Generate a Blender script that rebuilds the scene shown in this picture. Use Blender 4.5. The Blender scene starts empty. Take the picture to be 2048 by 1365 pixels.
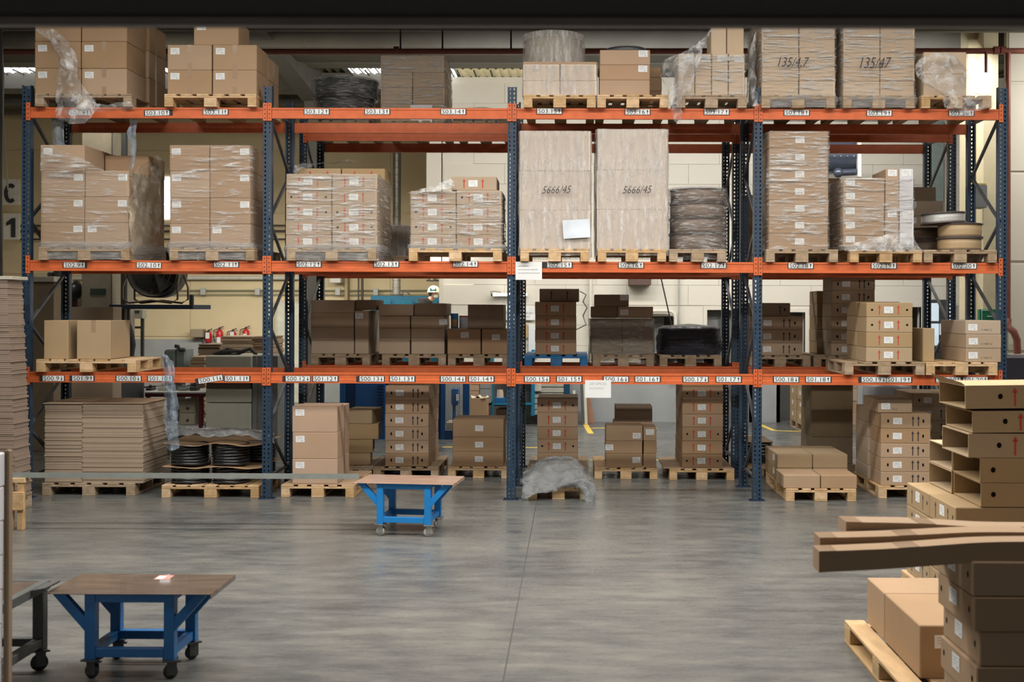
import bpy, math, random
from mathutils import Matrix, Vector, noise as mnoise
R = math.radians
C = bpy.context.scene.collection
SC = bpy.context.scene
rnd = random.Random(7)

# ---------------------------------------------------------------- camera
F = 2297.0; CX, CY = 1131.0, 620.0; CAMZ = 2.19
YAW, ROLL = 0.35, 0.18
cam = bpy.data.cameras.new('camera'); cam_o = bpy.data.objects.new('camera', cam); C.objects.link(cam_o)
cam.sensor_width = 36.0; cam.lens = F * 36.0 / 2048.0
cam.shift_x = (1024 - CX) / 2048.0; cam.shift_y = (CY - 682.5) / 2048.0
cam.clip_end = 200
RM = Matrix.Rotation(R(YAW), 3, 'Z') @ Matrix.Rotation(R(90), 3, 'X') @ Matrix.Rotation(R(ROLL), 3, 'Z')
cam_o.location = (0, 0, CAMZ); cam_o.rotation_euler = RM.to_euler()
cam.dof.use_dof = True; cam.dof.focus_distance = 13.6; cam.dof.aperture_fstop = 3.2
SC.camera = cam_o

# ---------------------------------------------------------------- world, lights, exposure
SC.view_settings.view_transform = 'Standard'; SC.view_settings.look = 'None'
SC.view_settings.exposure = 0.17; SC.view_settings.gamma = 1.0
SC.view_settings.use_curve_mapping = False
SC.cycles.max_bounces = 6; SC.cycles.diffuse_bounces = 3; SC.cycles.glossy_bounces = 3
SC.cycles.transparent_max_bounces = 24; SC.cycles.use_denoising = True
SC.cycles.sample_clamp_indirect = 3.0; SC.cycles.caustics_reflective = False; SC.cycles.caustics_refractive = False
w = bpy.data.worlds.new('world'); SC.world = w; w.use_nodes = True
w.node_tree.nodes['Background'].inputs[0].default_value = (1.0, 0.93, 0.86, 1)
w.node_tree.nodes['Background'].inputs[1].default_value = 0.09
def area(name, loc, sx, sy, power, col=(1, .95, .87), rot=(0, 0, 0)):
    l = bpy.data.lights.new(name, 'AREA'); l.shape = 'RECTANGLE'; l.size = sx; l.size_y = sy
    l.energy = power; l.color = col
    o = bpy.data.objects.new(name, l); C.objects.link(o); o.location = loc; o.rotation_euler = rot
    return o
area('aisle_light', (0.0, 5.2, 5.6), 13, .5, 110)
area('aisle_light', (0.0, 8.5, 4.8), 13, .4, 560)
area('aisle_light', (0.0, 10.6, 6.2), 13, .5, 470)
area('hall_fill', (-5.4, 17.9, 6.1), 6.5, .5, 110, (1, .90, .72), (R(35), 0, 0))  # unseen fill added to light the far ochre wall
area('hall_fill', (2.2, 17.9, 6.1), 8.4, .5, 330, (1, .97, .92), (R(38), 0, 0))  # unseen fill added to brighten the white back wall
area('hall_fill', (9.2, 16.6, 6.0), 4, .4, 110, (1, .96, .88), (R(40), 0, 0))  # unseen fill added to brighten the right cladding
area('hall_fill', (-5.6, 22.6, 3.55), 7.0, .6, 300, (1, .93, .80), (R(20), 0, 0))  # unseen low fill added so the ochre wall is brighter below
area('hall_fill', (2.6, 19.6, 3.9), 8.0, .4, 85, (1, .96, .90), (R(15), 0, 0))  # unseen low fill added to brighten the back hall

# ---------------------------------------------------------------- pixel -> world on a plane y = Y
def at(px, py, Y):
    d = RM @ Vector(((px - CX) / F, -(py - CY) / F, -1.0))
    t = Y / d.y
    return Vector((0, 0, CAMZ)) + d * t
def X(px, Y, py=620): return at(px, py, Y).x
def Z(py, Y, px=1024): return at(px, py, Y).z

# ---------------------------------------------------------------- materials
MATS = {}
def nt(m):
    m.use_nodes = True; n = m.node_tree; n.nodes.clear(); return n
def mat(name, col, rough=.6, metal=0.0, var=.12, scale=6.0, stretch=(1, 1, 1), bump=0.0, bscale=40.0, objvar=0.0, spec=.5, emit=0.0, coat=0.0):
    if name in MATS: return MATS[name]
    m = bpy.data.materials.new(name); n = nt(m); N = n.nodes; L = n.links
    out = N.new('ShaderNodeOutputMaterial'); b = N.new('ShaderNodeBsdfPrincipled'); L.new(b.outputs[0], out.inputs[0])
    b.inputs['Roughness'].default_value = rough; b.inputs['Metallic'].default_value = metal
    b.inputs['Specular IOR Level'].default_value = spec; b.inputs['Coat Weight'].default_value = coat
    tc = N.new('ShaderNodeTexCoord'); mp = N.new('ShaderNodeMapping'); L.new(tc.outputs['Object'], mp.inputs[0])
    mp.inputs['Scale'].default_value = stretch
    oi = N.new('ShaderNodeObjectInfo')
    if objvar:
        vm = N.new('ShaderNodeVectorMath'); vm.operation = 'SCALE'; L.new(oi.outputs['Random'], vm.inputs['Scale'])
        vm.inputs[0].default_value = (31, 17, 43); L.new(vm.outputs[0], mp.inputs['Location'])
    nz = N.new('ShaderNodeTexNoise'); nz.inputs['Scale'].default_value = scale; nz.inputs['Detail'].default_value = 5
    L.new(mp.outputs[0], nz.inputs['Vector'])
    cr = N.new('ShaderNodeMapRange'); L.new(nz.outputs[0], cr.inputs[0])
    cr.inputs['From Min'].default_value = .25; cr.inputs['From Max'].default_value = .75
    cr.inputs['To Min'].default_value = 1 - var; cr.inputs['To Max'].default_value = 1 + var
    hs = N.new('ShaderNodeHueSaturation'); hs.inputs['Color'].default_value = (*col, 1)
    if objvar:
        ad = N.new('ShaderNodeMapRange'); L.new(oi.outputs['Random'], ad.inputs[0])
        ad.inputs['To Min'].default_value = 1 - objvar; ad.inputs['To Max'].default_value = 1 + objvar
        mu = N.new('ShaderNodeMath'); mu.operation = 'MULTIPLY'; L.new(cr.outputs[0], mu.inputs[0]); L.new(ad.outputs[0], mu.inputs[1])
        L.new(mu.outputs[0], hs.inputs['Value'])
        a2 = N.new('ShaderNodeMapRange'); L.new(oi.outputs['Random'], a2.inputs[0])
        a2.inputs['To Min'].default_value = 1.12; a2.inputs['To Max'].default_value = .88; L.new(a2.outputs[0], hs.inputs['Saturation'])
    else:
        L.new(cr.outputs[0], hs.inputs['Value'])
    L.new(hs.outputs[0], b.inputs['Base Color'])
    if bump:
        n2 = N.new('ShaderNodeTexNoise'); n2.inputs['Scale'].default_value = bscale; n2.inputs['Detail'].default_value = 4
        L.new(mp.outputs[0], n2.inputs['Vector'])
        bp = N.new('ShaderNodeBump'); bp.inputs['Strength'].default_value = bump; bp.inputs['Distance'].default_value = .01
        L.new(n2.outputs[0], bp.inputs['Height']); L.new(bp.outputs[0], b.inputs['Normal'])
    if emit:
        b.inputs['Emission Color'].default_value = (*col, 1); b.inputs['Emission Strength'].default_value = emit
    MATS[name] = m; return m
def film_mat(name, base, lo, hi, scale=5.0, stretch=(1, 1, 1), tint=(.85, .86, .88), rough=.22, rot=(0, 0, 0), ramp=(.64, .86)):
    m = bpy.data.materials.new(name); n = nt(m); N = n.nodes; L = n.links
    out = N.new('ShaderNodeOutputMaterial'); mx = N.new('ShaderNodeMixShader'); L.new(mx.outputs[0], out.inputs[0])
    tr = N.new('ShaderNodeBsdfTransparent'); tr.inputs[0].default_value = (*base, 1)
    b = N.new('ShaderNodeBsdfPrincipled'); b.inputs['Base Color'].default_value = (*tint, 1); b.inputs['Roughness'].default_value = rough
    b.inputs['Specular IOR Level'].default_value = .9
    tc = N.new('ShaderNodeTexCoord'); mp = N.new('ShaderNodeMapping'); L.new(tc.outputs['Object'], mp.inputs[0])
    mp.inputs['Scale'].default_value = stretch; mp.inputs['Rotation'].default_value = rot
    nz = N.new('ShaderNodeTexNoise'); nz.inputs['Scale'].default_value = scale * 1.6; nz.inputs['Detail'].default_value = 7
    nz.inputs['Roughness'].default_value = .68; nz.inputs['Distortion'].default_value = .5
    L.new(mp.outputs[0], nz.inputs['Vector'])
    n3 = N.new('ShaderNodeTexNoise'); n3.inputs['Scale'].default_value = 2.2; n3.inputs['Detail'].default_value = 2
    L.new(tc.outputs['Object'], n3.inputs['Vector'])
    ma = N.new('ShaderNodeMath'); ma.operation = 'MULTIPLY_ADD'; L.new(n3.outputs[0], ma.inputs[0]); ma.inputs[1].default_value = .35
    L.new(nz.outputs[0], ma.inputs[2])
    cr = N.new('ShaderNodeValToRGB'); cr.color_ramp.elements[0].position = ramp[0]; cr.color_ramp.elements[1].position = ramp[1]
    cr.color_ramp.elements[0].color = (lo, lo, lo, 1); cr.color_ramp.elements[1].color = (hi, hi, hi, 1)  # denser film streaks, made opaque and pale to stand in for glare
    L.new(ma.outputs[0], cr.inputs[0]); L.new(cr.outputs[0], mx.inputs[0]); L.new(tr.outputs[0], mx.inputs[1]); L.new(b.outputs[0], mx.inputs[2])
    bp = N.new('ShaderNodeBump'); bp.inputs['Strength'].default_value = 1.0; bp.inputs['Distance'].default_value = .05
    L.new(nz.outputs[0], bp.inputs['Height']); L.new(bp.outputs[0], b.inputs['Normal'])
    MATS[name] = m; return m
def flute_mat(name, col, pitch=260.0, axis='Z', depth=.5):
    """corrugated board edges: fine darker lines between the plies"""
    m = bpy.data.materials.new(name); n = nt(m); N = n.nodes; L = n.links
    out = N.new('ShaderNodeOutputMaterial'); b = N.new('ShaderNodeBsdfPrincipled'); L.new(b.outputs[0], out.inputs[0])
    b.inputs['Roughness'].default_value = .85; b.inputs['Specular IOR Level'].default_value = .2
    tc = N.new('ShaderNodeTexCoord'); wv = N.new('ShaderNodeTexWave'); wv.bands_direction = axis; wv.inputs['Scale'].default_value = pitch / 20
    wv.inputs['Distortion'].default_value = 1.5; wv.inputs['Detail'].default_value = 3
    L.new(tc.outputs['Object'], wv.inputs[0])
    mr = N.new('ShaderNodeMapRange'); mr.inputs['To Min'].default_value = 1 - depth; mr.inputs['To Max'].default_value = 1.15
    L.new(wv.outputs[1], mr.inputs[0])
    hs = N.new('ShaderNodeHueSaturation'); hs.inputs['Color'].default_value = (*col, 1); L.new(mr.outputs[0], hs.inputs['Value'])
    L.new(hs.outputs[0], b.inputs['Base Color'])
    MATS[name] = m; return m

KRAFT = mat('kraft_cardboard', (.40, .275, .175), .82, var=.06, scale=2.5, bump=.05, bscale=25, objvar=.08, spec=.2)
PINK = mat('pinkish_cardboard', (.44, .30, .205), .82, var=.06, scale=2.5, bump=.05, bscale=25, objvar=.05, spec=.2)
GREYK = mat('greyish_cardboard', (.42, .325, .235), .82, var=.06, scale=2.5, bump=.05, bscale=25, objvar=.06, spec=.2)
MILKY = mat('milky_cardboard', (.62, .53, .45), .8, var=.05, objvar=.04, spec=.2)
WFACE = mat('white_faced_cardboard', (.74, .61, .49), .8, var=.04, objvar=.04, spec=.2)
PALE = mat('pale_cardboard', (.60, .47, .345), .82, var=.05, scale=2.5, bump=.05, bscale=25, objvar=.04, spec=.2)
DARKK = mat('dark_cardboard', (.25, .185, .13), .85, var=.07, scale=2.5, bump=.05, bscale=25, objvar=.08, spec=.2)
OLIVE = mat('ochre_cardboard', (.39, .285, .17), .82, var=.06, scale=2.5, bump=.05, bscale=25, objvar=.06, spec=.2)
FLUTE = flute_mat('fluted_board_edge', (.42, .29, .18))
WHITEC = mat('white_coated_board', (.62, .62, .66), .6, var=.05, objvar=.04)
PAPER = mat('white_paper', (.74, .76, .77), .7, var=.03)
INK = mat('grey_ink', (.22, .22, .24), .8, var=.05)
PENCIL = mat('faint_ink', (.42, .43, .45), .8, var=.05)
BLACKINK = mat('black_ink', (.025, .024, .03), .7, var=.05)
REDINK = mat('red_ink', (.50, .055, .03), .8, var=.1)
HOLE = mat('hole_shadow', (.012, .009, .008), 1, var=0, spec=0)
TAPE = mat('brown_packing_tape', (.35, .235, .15), .25, var=.05, spec=.6)
WOOD = mat('pale_pallet_wood', (.56, .385, .215), .75, var=.22, scale=5, stretch=(3, .6, 3), bump=.25, bscale=14, objvar=.14, spec=.25)
WOODG = mat('weathered_pallet_wood', (.36, .27, .185), .85, var=.25, scale=5, stretch=(3, .6, 3), bump=.25, bscale=14, objvar=.15, spec=.2)
WOODB = mat('blue_painted_wood', (.015, .16, .40), .6, var=.2, scale=8, objvar=.08)
BLUE = mat('blue_steel', (.018, .042, .078), .42, var=.25, scale=14, spec=.5)
BLUED = mat('dark_blue_steel', (.012, .026, .060), .5, var=.2, scale=14)
ORANGE = mat('orange_steel', (.60, .130, .040), .45, var=.14, scale=9, spec=.45)
BOLT = mat('bolt_steel', (.10, .03, .015), .5, .3)
GALV = mat('galvanised_steel', (.33, .36, .34), .45, .35, var=.1, scale=10)
DGREY = mat('dark_grey_steel', (.075, .080, .078), .55, .2, var=.2)
BRACE = mat('grey_brace_steel', (.12, .125, .14), .45, .4, var=.15)
SHADEB = mat('shaded_blue_paint', (.008, .115, .33), .42, var=.08, scale=10)  # blue darkened for the near trolley's shade; valve and tray share it
TOPW = mat('shaded_worn_plywood', (.115, .085, .068), .22, var=.3, scale=4, stretch=(.8, 4, 1), bump=.05, coat=.3)  # worn plywood, its brown darkened for the dim near zone
CHROME = mat('zinc_steel', (.45, .46, .45), .35, .7)
RUBW = mat('light_caster_plastic', (.52, .52, .50), .6)
RUBB = mat('black_rubber', (.018, .018, .02), .5)
COILB = mat('black_hose_plastic', (.020, .021, .025), .28, var=.2, spec=.6)
CONC = mat('roof_concrete', (.13, .125, .11), .9, var=.15, scale=2, bump=.2)
CONCL = mat('pale_roof_concrete', (.19, .18, .15), .9, var=.12, scale=2, bump=.2)
OCHRE = mat('ochre_wall_paint', (.68, .57, .37), .85, var=.08, scale=1.2)
CREAM = mat('cream_wall_paint', (.70, .665, .58), .85, var=.05, scale=1.0)
GREYW = mat('grey_dado_paint', (.36, .38, .39), .8, var=.12, scale=2)
SHEET = mat('olive_roof_sheet', (.19, .17, .11), .8, var=.2, scale=3)
MACHG = mat('grey_green_enamel', (.54, .55, .47), .45, var=.06)
MACHD = mat('dark_machine_enamel', (.05, .055, .055), .5, var=.15)
PIPER = mat('rust_red_pipe_paint', (.26, .085, .06), .38, var=.15, scale=10)
DUCT = mat('spiral_duct_metal', (.22, .215, .20), .4, .6, var=.1)
REDP = mat('extinguisher_red', (.55, .02, .025), .35)
YELL = mat('yellow_floor_paint', (.75, .55, .10), .7, var=.15, scale=12)
LEDW = mat('lamp_tube', (1, .97, .92), .5, var=0, emit=9.0)
SKYL = mat('translucent_roof_sheet', (.93, .96, 1.0), .5, var=.15, scale=12, emit=1.7)
WINL = mat('daylit_window_glass', (.97, .98, 1.0), .5, var=0, emit=4.0)
FILM = film_mat('clear_stretch_film', (.95, .94, .93), .12, .95, 3.0, (.7, .7, 8), tint=(.93, .93, .93), rough=.13, ramp=(.67, .83))  # near-white tint paints the glare into the streaks
FILM2 = film_mat('thin_stretch_film', (.95, .94, .93), .11, .85, 2.4, (.6, .6, 6), tint=(.93, .93, .93), rough=.13, ramp=(.71, .87))
FILMH = film_mat('hazy_stretch_film', (.96, .95, .94), .30, .80, 2.5, (5, 5, .9), tint=(.80, .77, .75))
FILMD = film_mat('smoky_stretch_film', (.88, .88, .90), .08, .70, 4.0, (1.2, 1.2, 8), rough=.12)
FILML = film_mat('loose_crumpled_film', (.93, .93, .93), .16, .80, 5.0, (1, 1, 1), rough=.12)
FILMB = film_mat('bluish_loose_film', (.80, .88, .95), .25, .75, 4.0, (2, 2, .8), tint=(.55, .68, .85), rough=.15)

# floor: worn polished concrete
def floor_mat():
    m = bpy.data.materials.new('polished_concrete'); n = nt(m); N = n.nodes; L = n.links
    out = N.new('ShaderNodeOutputMaterial'); b = N.new('ShaderNodeBsdfPrincipled'); L.new(b.outputs[0], out.inputs[0])
    tc = N.new('ShaderNodeTexCoord')
    def nz(s, st, d=6, r=.6):
        mp = N.new('ShaderNodeMapping'); mp.inputs['Scale'].default_value = st; L.new(tc.outputs['Object'], mp.inputs[0])
        x = N.new('ShaderNodeTexNoise'); x.inputs['Scale'].default_value = s; x.inputs['Detail'].default_value = d
        x.inputs['Roughness'].default_value = r; L.new(mp.outputs[0], x.inputs['Vector']); return x
    a = nz(.55, (1, 1.6, 1)); c = nz(3.0, (.7, 2.2, 1), 8); f = nz(30, (1, 1, 1), 3)
    cr = N.new('ShaderNodeValToRGB'); e = cr.color_ramp.elements
    e[0].position = .36; e[0].color = (.080, .086, .089, 1); e[1].position = .64; e[1].color = (.182, .178, .163, 1)
    x = cr.color_ramp.elements.new(.5); x.color = (.128, .133, .131, 1)
    m1 = N.new('ShaderNodeMixRGB'); m1.blend_type = 'MIX'; m1.inputs[0].default_value = .5
    L.new(a.outputs[0], m1.inputs[1]); L.new(c.outputs[0], m1.inputs[2]); L.new(m1.outputs[0], cr.inputs[0])
    m2 = N.new('ShaderNodeMixRGB'); m2.blend_type = 'OVERLAY'; m2.inputs[0].default_value = .22
    L.new(cr.outputs[0], m2.inputs[1]); L.new(f.outputs[0], m2.inputs[2]); L.new(m2.outputs[0], b.inputs['Base Color'])
    mr = N.new('ShaderNodeMapRange'); mr.inputs['From Min'].default_value = .3; mr.inputs['From Max'].default_value = .7
    mr.inputs['To Min'].default_value = .17; mr.inputs['To Max'].default_value = .42
    L.new(c.outputs[0], mr.inputs[0]); L.new(mr.outputs[0], b.inputs['Roughness'])
    b.inputs['Specular IOR Level'].default_value = .5
    return m
FLOOR = floor_mat()

# ---------------------------------------------------------------- mesh builder
def frame_of(d):
    d = d.normalized(); u = Vector((0, 0, 1)) if abs(d.z) < .9 else Vector((1, 0, 0))
    a = d.cross(u).normalized(); return a, d.cross(a).normalized()
class MB:
    def __init__(s): s.v = []; s.f = []; s.m = []; s.sm = []
    def add(s, vs, fs, mi=0, smooth=False):
        k = len(s.v); s.v += [tuple(p) for p in vs]
        for f in fs: s.f.append(tuple(i + k for i in f)); s.m.append(mi); s.sm.append(smooth)
        return s
    def box(s, x0, x1, y0, y1, z0, z1, mi=0):
        v = [(x, y, z) for z in (z0, z1) for y in (y0, y1) for x in (x0, x1)]
        return s.add(v, [(0, 2, 3, 1), (4, 5, 7, 6), (0, 1, 5, 4), (2, 6, 7, 3), (0, 4, 6, 2), (1, 3, 7, 5)], mi)
    def chbox(s, x0, x1, y0, y1, z0, z1, c=.006, mi=0):
        c = min(c, (x1 - x0) / 3, (y1 - y0) / 3, (z1 - z0) / 3)
        v = []; idx = {}
        xs = (x0, x1); ys = (y0, y1); zs = (z0, z1); sg = (1, -1)
        for i in (0, 1):
            for j in (0, 1):
                for k in (0, 1):
                    for a in (0, 1, 2):   # a = axis whose face the vertex lies on
                        p = [xs[i] + sg[i] * c, ys[j] + sg[j] * c, zs[k] + sg[k] * c]
                        p[a] = (xs[i], ys[j], zs[k])[a]
                        idx[(i, j, k, a)] = len(v); v.append(p)
        f = []
        g = lambda i, j, k, a: idx[(i, j, k, a)]
        f += [(g(0, 0, 0, 0), g(0, 0, 1, 0), g(0, 1, 1, 0), g(0, 1, 0, 0)), (g(1, 0, 0, 0), g(1, 1, 0, 0), g(1, 1, 1, 0), g(1, 0, 1, 0))]
        f += [(g(0, 0, 0, 1), g(1, 0, 0, 1), g(1, 0, 1, 1), g(0, 0, 1, 1)), (g(0, 1, 0, 1), g(0, 1, 1, 1), g(1, 1, 1, 1), g(1, 1, 0, 1))]
        f += [(g(0, 0, 0, 2), g(0, 1, 0, 2), g(1, 1, 0, 2), g(1, 0, 0, 2)), (g(0, 0, 1, 2), g(1, 0, 1, 2), g(1, 1, 1, 2), g(0, 1, 1, 2))]
        for i in (0, 1):
            for j in (0, 1): f.append((g(i, j, 0, 0), g(i, j, 1, 0), g(i, j, 1, 1), g(i, j, 0, 1)))
            for k in (0, 1): f.append((g(i, 0, k, 0), g(i, 1, k, 0), g(i, 1, k, 2), g(i, 0, k, 2)))
        for j in (0, 1):
            for k in (0, 1): f.append((g(0, j, k, 1), g(1, j, k, 1), g(1, j, k, 2), g(0, j, k, 2)))
        for i in (0, 1):
            for j in (0, 1):
                for k in (0, 1): f.append((g(i, j, k, 0), g(i, j, k, 1), g(i, j, k, 2)))
        return s.add(v, f, mi)
    def cyl(s, p0, p1, r0, r1=None, n=12, mi=0, caps=True):
        p0, p1 = Vector(p0), Vector(p1); r1 = r0 if r1 is None else r1
        a, b = frame_of(p1 - p0); v = []
        for p, r in ((p0, r0), (p1, r1)):
            for i in range(n):
                t = 2 * math.pi * i / n; v.append(p + a * math.cos(t) * r + b * math.sin(t) * r)
        f = [(i, (i + 1) % n, n + (i + 1) % n, n + i) for i in range(n)]
        s.add(v, f, mi, True)
        if caps: s.add(v[:n], [tuple(range(n))], mi); s.add(v[n:], [tuple(range(n))[::-1]], mi)
        return s
    def tube(s, pts, r, n=8, mi=0, closed=False):
        pts = [Vector(p) for p in pts]; m = len(pts); rings = []
        for i, p in enumerate(pts):
            d = (pts[(i + 1) % m] - pts[i - 1]) if closed else (pts[min(i + 1, m - 1)] - pts[max(i - 1, 0)])
            a, b = frame_of(d); rr = r[i] if isinstance(r, (list, tuple)) else r
            rings.append([p + a * math.cos(2 * math.pi * k / n) * rr + b * math.sin(2 * math.pi * k / n) * rr for k in range(n)])
        v = [q for g in rings for q in g]; f = []
        for i in range(m if closed else m - 1):
            j = (i + 1) % m
            for k in range(n): f.append((i * n + k, i * n + (k + 1) % n, j * n + (k + 1) % n, j * n + k))
        s.add(v, f, mi, True)
        if not closed: s.add(rings[0], [tuple(range(n))], mi); s.add(rings[-1], [tuple(range(n))[::-1]], mi)
        return s
    def bar(s, p0, p1, w, h, mi=0):
        p0, p1 = Vector(p0), Vector(p1); a, b = frame_of(p1 - p0); v = []
        for p in (p0, p1):
            for x, y in ((-1, -1), (1, -1), (1, 1), (-1, 1)): v.append(p + a * x * w / 2 + b * y * h / 2)
        return s.add(v, [(0, 1, 5, 4), (1, 2, 6, 5), (2, 3, 7, 6), (3, 0, 4, 7), (3, 2, 1, 0), (4, 5, 6, 7)], mi)
    def lathe(s, c, prof, n=40, mi=0, axis='z'):
        v = []; m = len(prof)
        for i in range(n):
            t = 2 * math.pi * i / n
            for r, h in prof:
                if axis == 'z': v.append((c[0] + r * math.cos(t), c[1] + r * math.sin(t), c[2] + h))
                elif axis == 'y': v.append((c[0] + r * math.cos(t), c[1] + h, c[2] + r * math.sin(t)))
                else: v.append((c[0] + h, c[1] + r * math.cos(t), c[2] + r * math.sin(t)))
        f = []
        for i in range(n):
            j = (i + 1) % n
            for k in range(m - 1): f.append((i * m + k, j * m + k, j * m + k + 1, i * m + k + 1))
        return s.add(v, f, mi, True)
    def prism(s, poly, a0, a1, axis='x', mi=0):
        """poly in the other two axes, extruded along axis"""
        def P(a, p):
            return {'x': (a, p[0], p[1]), 'y': (p[0], a, p[1]), 'z': (p[0], p[1], a)}[axis]
        n = len(poly); v = [P(a0, p) for p in poly] + [P(a1, p) for p in poly]
        return s.add(v, [tuple(range(n))[::-1], tuple(range(n, 2 * n))] + [(i, (i + 1) % n, n + (i + 1) % n, n + i) for i in range(n)], mi)
    def text(s, string, x, y, z, w=None, h=.05, mi=0, slant=0.0, tilt=0.0, thick=0.0):
        """flat lettering facing -Y, lower left corner at x,y,z"""
        key = (string, slant)
        if key not in TEXTS:
            cu = bpy.data.curves.new('t', 'FONT'); cu.body = string; cu.shear = slant; cu.resolution_u = 2; cu.offset = -.006 if slant else 0
            ob = bpy.data.objects.new('t', cu); me = bpy.data.meshes.new_from_object(ob)
            vs = [tuple(p.co) for p in me.vertices]; fs = [tuple(p.vertices) for p in me.polygons]
            bpy.data.objects.remove(ob); bpy.data.curves.remove(cu); bpy.data.meshes.remove(me)
            x0 = min(p[0] for p in vs); x1 = max(p[0] for p in vs); y0 = min(p[1] for p in vs); y1 = max(p[1] for p in vs)
            TEXTS[key] = ([((p[0] - x0) / (x1 - x0), (p[1] - y0) / (y1 - y0)) for p in vs], fs, (x1 - x0) / (y1 - y0))
        vs, fs, asp = TEXTS[key]
        if w is None: w = h * asp
        ct, st = math.cos(tilt), math.sin(tilt)
        s.add([(x + u * w * ct - t * h * st, y, z + u * w * st + t * h * ct) for u, t in vs], fs, mi)
        return s
    def mesh(s, name):
        me = bpy.data.meshes.new(name); me.from_pydata(s.v, [], s.f)
        me.polygons.foreach_set('material_index', s.m); me.polygons.foreach_set('use_smooth', s.sm)
        me.update(); return me
    def build(s, name, mats, parent=None, origin=None, local=False):
        """one mesh object; geometry is given in world coordinates unless local"""
        if not isinstance(mats, (list, tuple)): mats = [mats]
        o_ = Vector(origin) if origin is not None else Vector((0, 0, 0))
        base = wloc(parent) if (parent is not None and not local) else Vector((0, 0, 0))
        if not local:
            s.v = [(p[0] - base.x - o_.x, p[1] - base.y - o_.y, p[2] - base.z - o_.z) for p in s.v] if parent is not None else \
                  [(p[0] - o_.x, p[1] - o_.y, p[2] - o_.z) for p in s.v]
        o = bpy.data.objects.new(name, s.mesh(name)); C.objects.link(o)
        for m in mats: o.data.materials.append(m)
        o.parent = parent; o.location = o_ if (local or parent is None) else o_
        return o
TEXTS = {}
def wloc(o):
    p = Vector((0, 0, 0))
    while o is not None: p += Vector(o.location); o = o.parent
    return p
import re
def tag(o, label=None, cat=None, group=None, kind=None):
    if label: o['label'] = re.sub(r'(S0\d)\.(\d+)', r'\1-\2', label)
    if cat: o['category'] = cat
    if group: o['group'] = group
    if kind: o['kind'] = kind
    return o
def empty(name, loc, rz=0, label=None, cat=None, group=None):
    o = bpy.data.objects.new(name, None); C.objects.link(o); o.location = loc; o.rotation_euler = (0, 0, rz)
    o.empty_display_size = .1
    return tag(o, label, cat, group)
CACHE = {}
def shared(key, fn, mats):
    """mesh datablock shared between alike pieces"""
    if key not in CACHE:
        b = MB(); fn(b); me = b.mesh(key[0])
        for m in (mats if isinstance(mats, (list, tuple)) else [mats]): me.materials.append(m)
        CACHE[key] = me
    return CACHE[key]
def inst(name, me, loc, parent=None, rot=(0, 0, 0)):
    o = bpy.data.objects.new(name, me); C.objects.link(o); o.parent = parent; o.location = loc; o.rotation_euler = rot
    return o
def struct(o): o['kind'] = 'structure'; return o
ORD = ['lowest', 'second from bottom', 'third from bottom', 'fourth from bottom', 'fifth from bottom', 'sixth from bottom', 'seventh from bottom', 'eighth from bottom']

# ================================================================= SETTING
b = MB(); b.box(-15, 12, 1.5, 28, -.1, 0)
struct(b.build('floor', FLOOR))
JX = -.402
b = MB(); b.box(JX - .004, JX + .004, 1.6, 22.4, .0005, .0015)
struct(b.build('trim_1', mat('joint_filler', (.06, .06, .058), .9)))
# painted floor lines by the far wall
b = MB()
for (xa, ya, xb, yb) in ((1168, 845, 1182, 868), (1182, 857, 1315, 857), (1520, 850, 1548, 862), (1548, 862, 1612, 864), (885, 895, 905, 895), (1050, 896, 1080, 896), (1180, 921, 1320, 921)):
    pa = at(xa, ya, 1); pb = at(xb, yb, 1)
    def fl(px, py):
        d = at(px, py, 1) - Vector((0, 0, CAMZ)); t = -CAMZ / d.z; return Vector((0, 0, CAMZ)) + d * t
    pa, pb = fl(xa, ya), fl(xb, yb); d = (pb - pa).normalized(); q = Vector((-d.y, d.x, 0)) * .05
    b.add([(p.x, p.y, .002) for p in (pa - q, pb - q, pb + q, pa + q)], [(0, 1, 2, 3)])
struct(b.build('trim_2', YELL))

YW = 22.5; YL = 27.0; XC = X(884, YW); XU = X(852, YW)
# white block wall with door openings; built as courses of painted blocks round the openings
def wall_with_holes(name, x0, x1, z0, z1, y, th, holes, m):
    xs = sorted({x0, x1, *[h[0] for h in holes], *[h[1] for h in holes]}); zs = sorted({z0, z1, *[h[2] for h in holes], *[h[3] for h in holes]})
    b = MB()
    for i in range(len(xs) - 1):
        for j in range(len(zs) - 1):
            cx, cz = (xs[i] + xs[i + 1]) / 2, (zs[j] + zs[j + 1]) / 2
            if any(h[0] < cx < h[1] and h[2] < cz < h[3] for h in holes): continue
            b.box(xs[i], xs[i + 1], y, y + th, zs[j], zs[j + 1])
    return struct(b.build(name, m))
def hole(px0, px1, py0, z0, y): return (X(px0, y), X(px1, y), z0, Z(py0, y))
H1 = hole(1300, 1348, 632, 1.05, YW); H2 = hole(1414, 1500, 619, .0, YW); H3 = hole(1560, 1610, 623, .0, YW)
H4 = hole(1800, 1842, 612, .0, YW)
wall = wall_with_holes('wall_back', XC, 12, 0, 6.75, YW, .25, [H1, H2, H3, H4], CREAM)
# block courses as shallow raised faces (joints recessed), lower level near the pillar and the upper part
b0 = Z(735, YW)
k = 0
blk = shared(('block',), lambda q: q.chbox(-.597, .597, -.012, .012, -.195, .195, .002), CREAM)
for r_ in range(15):
    zc = .9 + .395 * r_
    if zc > 6.5: break
    for c_ in range(12):
        xc = XC + .62 + 1.2 * c_ + (.6 if r_ % 2 else 0)
        if xc > 9.5: continue
        if any(h[0] - .6 < xc < h[1] + .6 and h[2] - .2 < zc < h[3] + .2 for h in (H1, H2, H3, H4)): continue
        if zc < Z(745, YW): continue
        inst('block', blk, (xc, YW - .004, zc), wall); k += 1
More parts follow.
